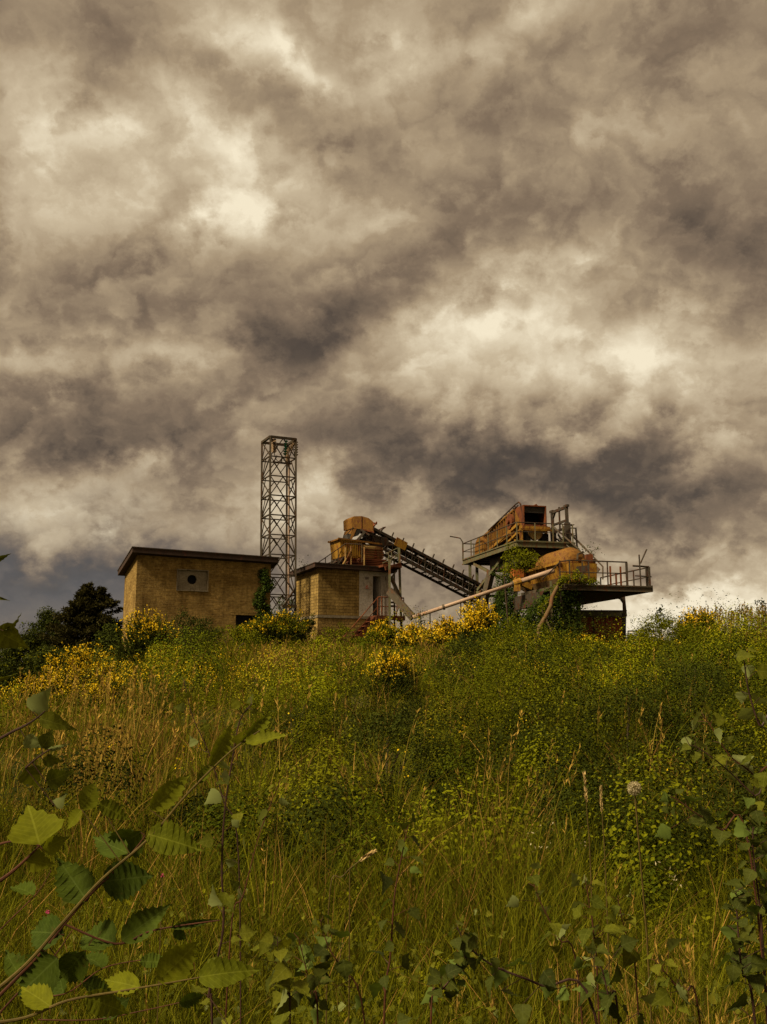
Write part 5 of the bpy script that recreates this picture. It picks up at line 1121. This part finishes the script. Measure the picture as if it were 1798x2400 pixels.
def sapling(label, pix, Y, mat='poplar', stem='twigred', r=.0035, n=20, size=.052, cat='sapling', name='poplar_sapling', start=.12, twig=True):
    pts = [at(x, y, Y+dy) for (x, y, *o) in pix for dy in [o[0] if o else 0]]
    p0 = pts[0]; dn = (pts[0]-pts[1]); dn.z = -abs(dn.z)-.25*dn.length; gx, gy = p0.x+dn.x*.6, p0.y+dn.y*.6; gzv = G(gx, gy)
    base = V((gx, gy, gzv-.03)) if gzv < p0.z-.02 else V((p0.x, p0.y, G(p0.x, p0.y)-.03))
    path = smooth_path([base]+pts, 6); root = thing(name, label, cat, base, 'saplings in the foreground'); m = MB(); m.tube(path, r*.95, 6, r*.35)
    N = len(path); P, D, NN, L = [], [], [], []; s0 = 6 if twig else 4
    for k in range(n):
        f = start+(1-start)*(k+RNG.uniform(-.3, .3))/(n-1); x = min(max(f, 0), 1)*(N-1); i = min(int(x), N-2); p = path[i].lerp(path[i+1], x-i); ax = (path[i+1]-path[i]).normalized()
        a = k*2.4+RNG.uniform(-.5, .5); o = ax.orthogonal().normalized(); sd_ = (o*math.cos(a)+ax.cross(o)*math.sin(a)); pd = (sd_+ax*.45+V((0, 0, .1))).normalized(); pl = RNG.uniform(.018, .045)*(1.1-.5*f)
        if twig and RNG.random() < .18 and f < .8: pl *= 2.6
        e = p+pd*pl; m.tube([p, e], r*.28, 4, r*.2)
        d = nrm(np.array(pd)*.6+RNG.normal(size=3)*.55+np.array([0, 0, -.55])); P.append(e); D.append(d); NN.append(nrm(np.array(pd)*.5+RNG.normal(size=3)*.7+np.array([0, -.25, .55]))); L.append(size*RNG.uniform(.6, 1.15)*(1.05-.35*f**3))
    m.build('stem', M[stem], root)
    v, q = place_leaves(POPL, np.array([tuple(p) for p in P]), np.array(D), np.array(NN), L, RNG.uniform(.85, 1.05, len(L))); nmesh('foliage', v, q, M[mat], root, smooth=True, luv=LUV(POPL, len(L))); return root
S_ = sapling
S_('tall dark-stemmed sapling left of centre, leaning slightly right', [(497, 2395), (490, 2330), (523, 2180), (520, 2030), (528, 1890), (545, 1780), (562, 1690), (590, 1650)], 2.7, 'poplar', 'twigdark', .0042, 20)
S_('thin sapling with few pale leaves behind the tall dark-stemmed one', [(560, 2020), (525, 1880), (490, 1765), (452, 1680), (432, 1600)], 3.2, 'poplar', 'twigdark', .003, 12)
S_('reddish sapling between the dark-stemmed one and the centre', [(540, 2200), (570, 2100), (610, 1950), (657, 1828)], 3.0, 'poplar', 'twigred', .003, 16)
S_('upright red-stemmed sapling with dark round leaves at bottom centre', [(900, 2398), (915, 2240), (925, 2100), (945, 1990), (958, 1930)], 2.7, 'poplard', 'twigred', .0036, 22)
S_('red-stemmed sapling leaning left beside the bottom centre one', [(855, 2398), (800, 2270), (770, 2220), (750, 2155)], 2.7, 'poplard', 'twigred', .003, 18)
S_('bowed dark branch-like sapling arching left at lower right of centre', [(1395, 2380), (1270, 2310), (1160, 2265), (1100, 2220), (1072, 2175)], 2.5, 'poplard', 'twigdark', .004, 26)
S_('slim sapling with whitish leaves right of the bowed one', [(1355, 2290), (1310, 2200), (1265, 2110), (1245, 2050)], 2.9, 'poplar', 'twigred', .003, 14)
S_('short red-stemmed sapling with pale leaves at lower right', [(1400, 2290), (1392, 2190), (1380, 2110), (1372, 2060)], 2.8, 'poplar', 'twigred', .003, 18)
S_('leafy sapling with pale undersides next to the short red-stemmed one', [(1490, 2280), (1470, 2200), (1455, 2140), (1448, 2100)], 2.9, 'poplar', 'twigred', .003, 16)
S_('dark sapling stem at the bottom right, forked from the bowed one', [(1450, 2398), (1428, 2340), (1410, 2270), (1385, 2240)], 2.5, 'poplard', 'twigdark', .0035, 20)
S_('reddish sapling leaning in from the right edge, higher of two', [(1840, 1905), (1765, 1815), (1710, 1770), (1665, 1700), (1650, 1680)], 2.8, 'poplar', 'twigred', .0035, 18)
S_('dark-twigged sapling leaning in from the right edge below the reddish one', [(1830, 1900), (1770, 1865), (1700, 1800), (1640, 1755), (1615, 1745)], 2.7, 'poplar', 'twigdark', .003, 18)
S_('bare dark sapling tip rising at the right edge', [(1830, 1800), (1780, 1700), (1755, 1620), (1745, 1555), (1743, 1545)], 2.6, 'poplar', 'twigdark', .0035, 12)
S_('arching sapling with round leaves at the right, pointing left', [(1760, 2010), (1690, 1945), (1630, 1905), (1580, 1870), (1555, 1868)], 2.6, 'poplard', 'twigred', .003, 20)
S_('dense dark sapling at the right edge, upper part of the thicket', [(1790, 2250), (1780, 2120), (1765, 1990), (1768, 1900)], 2.5, 'poplard', 'twigdark', .004, 44)
S_('dense dark sapling at the bottom right corner', [(1770, 2398), (1740, 2280), (1730, 2180), (1725, 2090)], 2.4, 'poplard', 'twigdark', .004, 40)
S_('low spreading sapling along the bottom right', [(1640, 2390), (1600, 2330), (1560, 2280), (1535, 2250)], 2.5, 'poplar', 'twigred', .003, 20)
S_('low sapling with small pale leaves at bottom, right of the dark stem', [(680, 2398), (672, 2330), (655, 2250), (650, 2200)], 2.5, 'poplar', 'twigdark', .003, 26)
S_('small dark sapling at the bottom between the centre ones', [(1010, 2398), (1030, 2330), (1060, 2290), (1090, 2240)], 2.5, 'poplard', 'twigred', .003, 20)
S_('small sapling with dull leaves left of the bottom centre', [(745, 2398), (730, 2330), (715, 2260), (700, 2200)], 2.6, 'poplard', 'twigred', .003, 20)
# low seedlings that nobody could count
def make_seedlings():
    X, Y, z = scatter(1500, 1.9, 5.0, .6); k = RNG.random(len(X)) < np.clip(1.2*gauss(pxof(X, Y), 500, 500)+.25+sm((pxof(X, Y)-1500)/200), 0, 1); X, Y, z = X[k], Y[k], z[k]; n = len(X); K = 11
    h = RNG.uniform(.12, .42, n); f = RNG.random((n, K)); a = RNG.uniform(0, 6.28, (n, K)); rr = RNG.uniform(.02, .09, (n, K))
    P = np.stack([X[:, None]+np.cos(a)*rr, Y[:, None]+np.sin(a)*rr, z[:, None]+.04+h[:, None]*f], -1).reshape(-1, 3)
    D = nrm(np.stack([np.cos(a), np.sin(a), 0*a-.2], -1).reshape(-1, 3)+RNG.normal(size=(n*K, 3))*.5)
    v, q = place_leaves(POPL, P, D, nrm(RNG.normal(size=(n*K, 3))*.55+np.array([0, -.2, .8])), RNG.uniform(.02, .045, n*K), np.ones(n*K))
    stuff(nmesh('seedlings', v, q, M['poplar'], smooth=True, luv=LUV(POPL, n*K)), 'low broad-leaved seedlings crowding the foreground grass', 'seedlings')
make_seedlings()
# ------------------------------------------------------------------ elm shoots at the lower left
def shoot(label, stems, leaves, Y, mat, T=ELM, stem='twigolive', r=.0026, name='elm_branch', cat='branch', root_px=None):
    paths = [smooth_path([at(x, y, Y+(o[0] if o else 0)) for x, y, *o in s], 5) for s in stems]
    p = paths[0][0]; gx, gy = p.x-.12, p.y-.05; base = V((gx, gy, G(gx, gy)-.05)); root = thing(name, label, cat, base, 'leafy shoots at the left edge'); m = MB()
    m.tube(smooth_path([base, base.lerp(p, .5)+V((-.05, 0, 0)), p], 4), r*1.3, 7, r*1.0)
    for i, q in enumerate(paths):
        m.tube(q, r*1.0 if i == 0 else r*.6, 7, r*.35)
    allp = [x for q in paths for x in q]; P, D, N, L, W = [], [], [], [], []
    for (bx, by, tx, ty, w_, dy, roll) in leaves:
        b, t = at(bx, by, Y), at(tx, ty, Y+dy); near = min(allp, key=lambda x: (x-b).length); m.tube([near, b], r*.3, 4, r*.25)
        d = (t-b); l = d.length; d.normalize(); c = (CAM-b).normalized(); n = c-d*c.dot(d); n.normalize(); s = d.cross(n); n = n*math.cos(R_(roll))+s*math.sin(R_(roll))
        P.append(b); D.append(d); N.append(n); L.append(l); W.append(w_*Y/2300/l/.94)
    m.build('stem', M[stem], root)
    A = lambda x: np.array([tuple(k) for k in x]); v, q = place_leaves(T, A(P), A(D), A(N), np.array(L), np.array(W)); nmesh('foliage', v, q, M[mat], root, smooth=True, luv=LUV(T, len(L)))
shoot('large elm branch with toothed leaves slanting up from the lower left corner', [[(-40, 2345), (60, 2262), (150, 2160), (240, 2060), (350, 1965), (440, 1860), (540, 1762), (610, 1712)]],
      [(352, 1898, 448, 1812, 52, .02, 10), (346, 1955, 470, 1986, 74, -.02, -15), (490, 1795, 562, 1692, 42, .02, 20), (562, 1742, 655, 1664, 30, .03, 15), (575, 1738, 692, 1730, 34, -.02, -20), (462, 1838, 505, 1776, 26, .02, 0), (190, 1896, 240, 1826, 52, .02, 10), (192, 1898, 150, 1945, 34, .0, 25), (230, 1882, 308, 1922, 42, .01, -15)], 1.3, 'elm')
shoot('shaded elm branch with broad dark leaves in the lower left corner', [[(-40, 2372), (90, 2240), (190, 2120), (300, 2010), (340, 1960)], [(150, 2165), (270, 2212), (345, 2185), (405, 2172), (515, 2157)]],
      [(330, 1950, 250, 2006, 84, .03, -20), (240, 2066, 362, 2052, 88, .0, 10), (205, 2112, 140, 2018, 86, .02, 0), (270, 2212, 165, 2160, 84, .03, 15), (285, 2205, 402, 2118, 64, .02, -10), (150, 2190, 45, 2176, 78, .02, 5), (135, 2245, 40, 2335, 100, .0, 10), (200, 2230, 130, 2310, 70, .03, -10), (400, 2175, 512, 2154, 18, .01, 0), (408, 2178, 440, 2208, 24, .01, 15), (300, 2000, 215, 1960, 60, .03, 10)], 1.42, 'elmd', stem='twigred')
shoot('low elm shoot along the bottom left with three yellow-green leaves', [[(-40, 2400), (60, 2385), (160, 2345), (290, 2322), (400, 2303), (472, 2290)]],
      [(370, 2300, 472, 2205, 78, .02, 10), (465, 2291, 598, 2264, 64, -.01, -12), (330, 2315, 235, 2290, 50, .02, 10), (200, 2335, 300, 2375, 55, .0, 0), (120, 2360, 40, 2300, 60, .02, 10)], 1.25, 'elm', r=.0022)
shoot('broad single-leaved shoot at the left edge above the elm branches', [[(-40, 2090), (20, 2050), (60, 2015), (93, 1982)], [(-20, 1985), (30, 1972), (93, 1982)]],
      [(93, 1980, 64, 1868, 122, .03, 5), (100, 1990, 165, 1960, 44, .03, 20), (60, 2015, 130, 2030, 50, .02, -10)], 1.35, 'elm', POPL, stem='twigred', r=.003, name='poplar_shoot')
shoot('poplar twig with pale leaf undersides reaching in from the left edge', [[(-50, 1760), (20, 1720), (60, 1700), (88, 1682), (106, 1666)], [(60, 1800), (88, 1776), (118, 1756)]],
      [(76, 1668, 118, 1618, 56, .03, 170), (92, 1684, 180, 1706, 40, .0, -15), (58, 1728, 102, 1756, 36, .02, 160), (97, 1752, 132, 1712, 44, .01, 20), (112, 1756, 168, 1744, 12, .02, 170), (100, 1672, 122, 1668, 14, .02, 0), (108, 1832, 172, 1812, 50, .01, 10), (60, 1800, 95, 1850, 55, .02, 0), (130, 1890, 152, 1868, 30, .02, 170), (100, 1780, 150, 1785, 30, .02, 10)], 1.75, 'poplar', POPL, stem='twigdark', r=.003, name='poplar_shoot')
shoot('large dark leaf shoot cut by the left edge beside the far trees', [[(-60, 1900), (-45, 1700), (-30, 1540), (-15, 1420), (-5, 1310)]],
      [(-12, 1475, 68, 1522, 66, .02, 10), (8, 1478, 64, 1450, 12, .02, 40), (-15, 1592, 44, 1584, 12, .0, 30), (-12, 1312, 26, 1299, 14, .0, 20), (-10, 1400, 20, 1407, 8, .0, 0)], 1.7, 'poplar', POPL, stem='twigdark', r=.003, name='poplar_shoot')
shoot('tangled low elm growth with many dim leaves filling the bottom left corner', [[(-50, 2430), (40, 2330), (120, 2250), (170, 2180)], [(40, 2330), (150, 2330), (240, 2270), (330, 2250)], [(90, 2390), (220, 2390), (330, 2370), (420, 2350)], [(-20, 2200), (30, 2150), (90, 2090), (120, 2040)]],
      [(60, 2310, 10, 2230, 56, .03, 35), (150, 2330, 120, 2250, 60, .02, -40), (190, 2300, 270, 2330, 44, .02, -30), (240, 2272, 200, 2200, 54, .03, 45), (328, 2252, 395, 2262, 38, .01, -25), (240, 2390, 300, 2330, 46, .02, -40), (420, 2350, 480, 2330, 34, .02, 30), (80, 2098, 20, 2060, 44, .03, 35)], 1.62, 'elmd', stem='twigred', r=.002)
# ------------------------------------------------------------------ single small things in the grass
def clock():
    c = at(1487, 1848, 3.4); b = gp(1490, 3.45); root = thing('seed_head', 'round pale dandelion-like seed head on a thin stalk at the right', 'seed head', b); m = MB(); m.tube([b, b.lerp(c, .6)+V((.01, 0, 0)), c], .003, 5); m.build('stalk', M['twigolive'], root)
    n = 420; d = rdir(n); v, q = leaf_quads(np.array(c)+d*.006, d, rdir(n), np.full(n, .020), np.full(n, .0012)); e = rdir(n); v2, q2 = leaf_quads(np.array(c)+d*.019, nrm(d+e*1.4), d, np.full(n, .007), np.full(n, .003)); v, q = join([(v, q), (v2, q2)]); nmesh('fluff', v, q, M['white'], root)
clock()
def stalk(px0, py0, px1, py1, Y, label, head, hw, mat='straw', bend=0):
    t, b = at(px0, py0, Y), at(px1, py1, Y); b0 = V((b.x, b.y, G(b.x, b.y)-.02)); root = thing('grass_stalk', label, 'grass stalk', b0, 'tall single grass stalks'); path = smooth_path([b0, b, b.lerp(t, .5)+V((bend, 0, .02)), t], 6)
    m = MB(); m.tube(path, .0026, 5, .0014); m.build('stalk', M['twigolive'], root)
    d = np.array((path[-1]-path[-4]).normalized()); n = 60; f = RNG.random(n); k = [path[-1].lerp(path[-1]-(V(tuple(d))*head), x) for x in f]; P = np.array([tuple(x) for x in k]); D = nrm(d+rdir(n)*.35); v, q = leaf_quads(P, D, rdir(n), np.full(n, .02), np.full(n, hw)); nmesh('ear', v, q, M[mat], root)
stalk(1370, 1818, 1385, 2050, 3.4, 'tall pale grass stalk with slim ear, leftmost of two at right', .09, .004)
stalk(1408, 1850, 1420, 2060, 3.5, 'pale grass stalk just right of the taller one', .08, .004)
stalk(823, 1908, 820, 2060, 3.2, 'upright yellow-green knotted grass ear left of centre', .17, .007, 'bush')
stalk(872, 1998, 770, 2140, 3.0, 'arching grass stalk with drooping pale ear left of centre', .05, .005, 'straw', -.02)
def pinkf(px, py, Y, label):
    c = at(px, py, Y); b = V((c.x, c.y, G(c.x, c.y))); root = thing('pink_flower', label, 'flower', b); m = MB(); m.tube([b, c], .0015, 4); m.build('stalk', M['twigolive'], root); n = 12; d = rdir(n, .3); v, q = leaf_quads(np.array(c)+d*.001, d, rdir(n), np.full(n, .0045), np.full(n, .004)); nmesh('petals', v, q, M['pink'], root)
pinkf(112, 2138, 2.0, 'tiny pink flower among the elm leaves at lower left')
pinkf(381, 2052, 2.4, 'tiny pink flower right of the shaded elm leaves')
def pale_flowers():
    C = []
    for px, py, Y in ((1590, 2050, 3.2), (1568, 2052, 3.2), (1600, 2080, 3.1), (1545, 2030, 3.3), (1262, 1985, 3.5), (1275, 1990, 3.5), (1245, 1960, 3.6), (1288, 1935, 3.6), (1355, 1965, 3.5)):
        C += [np.array(at(px, py, Y))+RNG.normal(size=3)*.012 for _ in range(4)]
    C = np.array(C); n = len(C); v, q = leaf_quads(C, rdir(n), rdir(n), RNG.uniform(.009, .016, n), RNG.uniform(.003, .005, n)); stuff(nmesh('pale_flower_heads', v, q, M['white']), 'small pale dry flower heads and oat spikelets in the right foreground', 'flower heads')
pale_flowers()
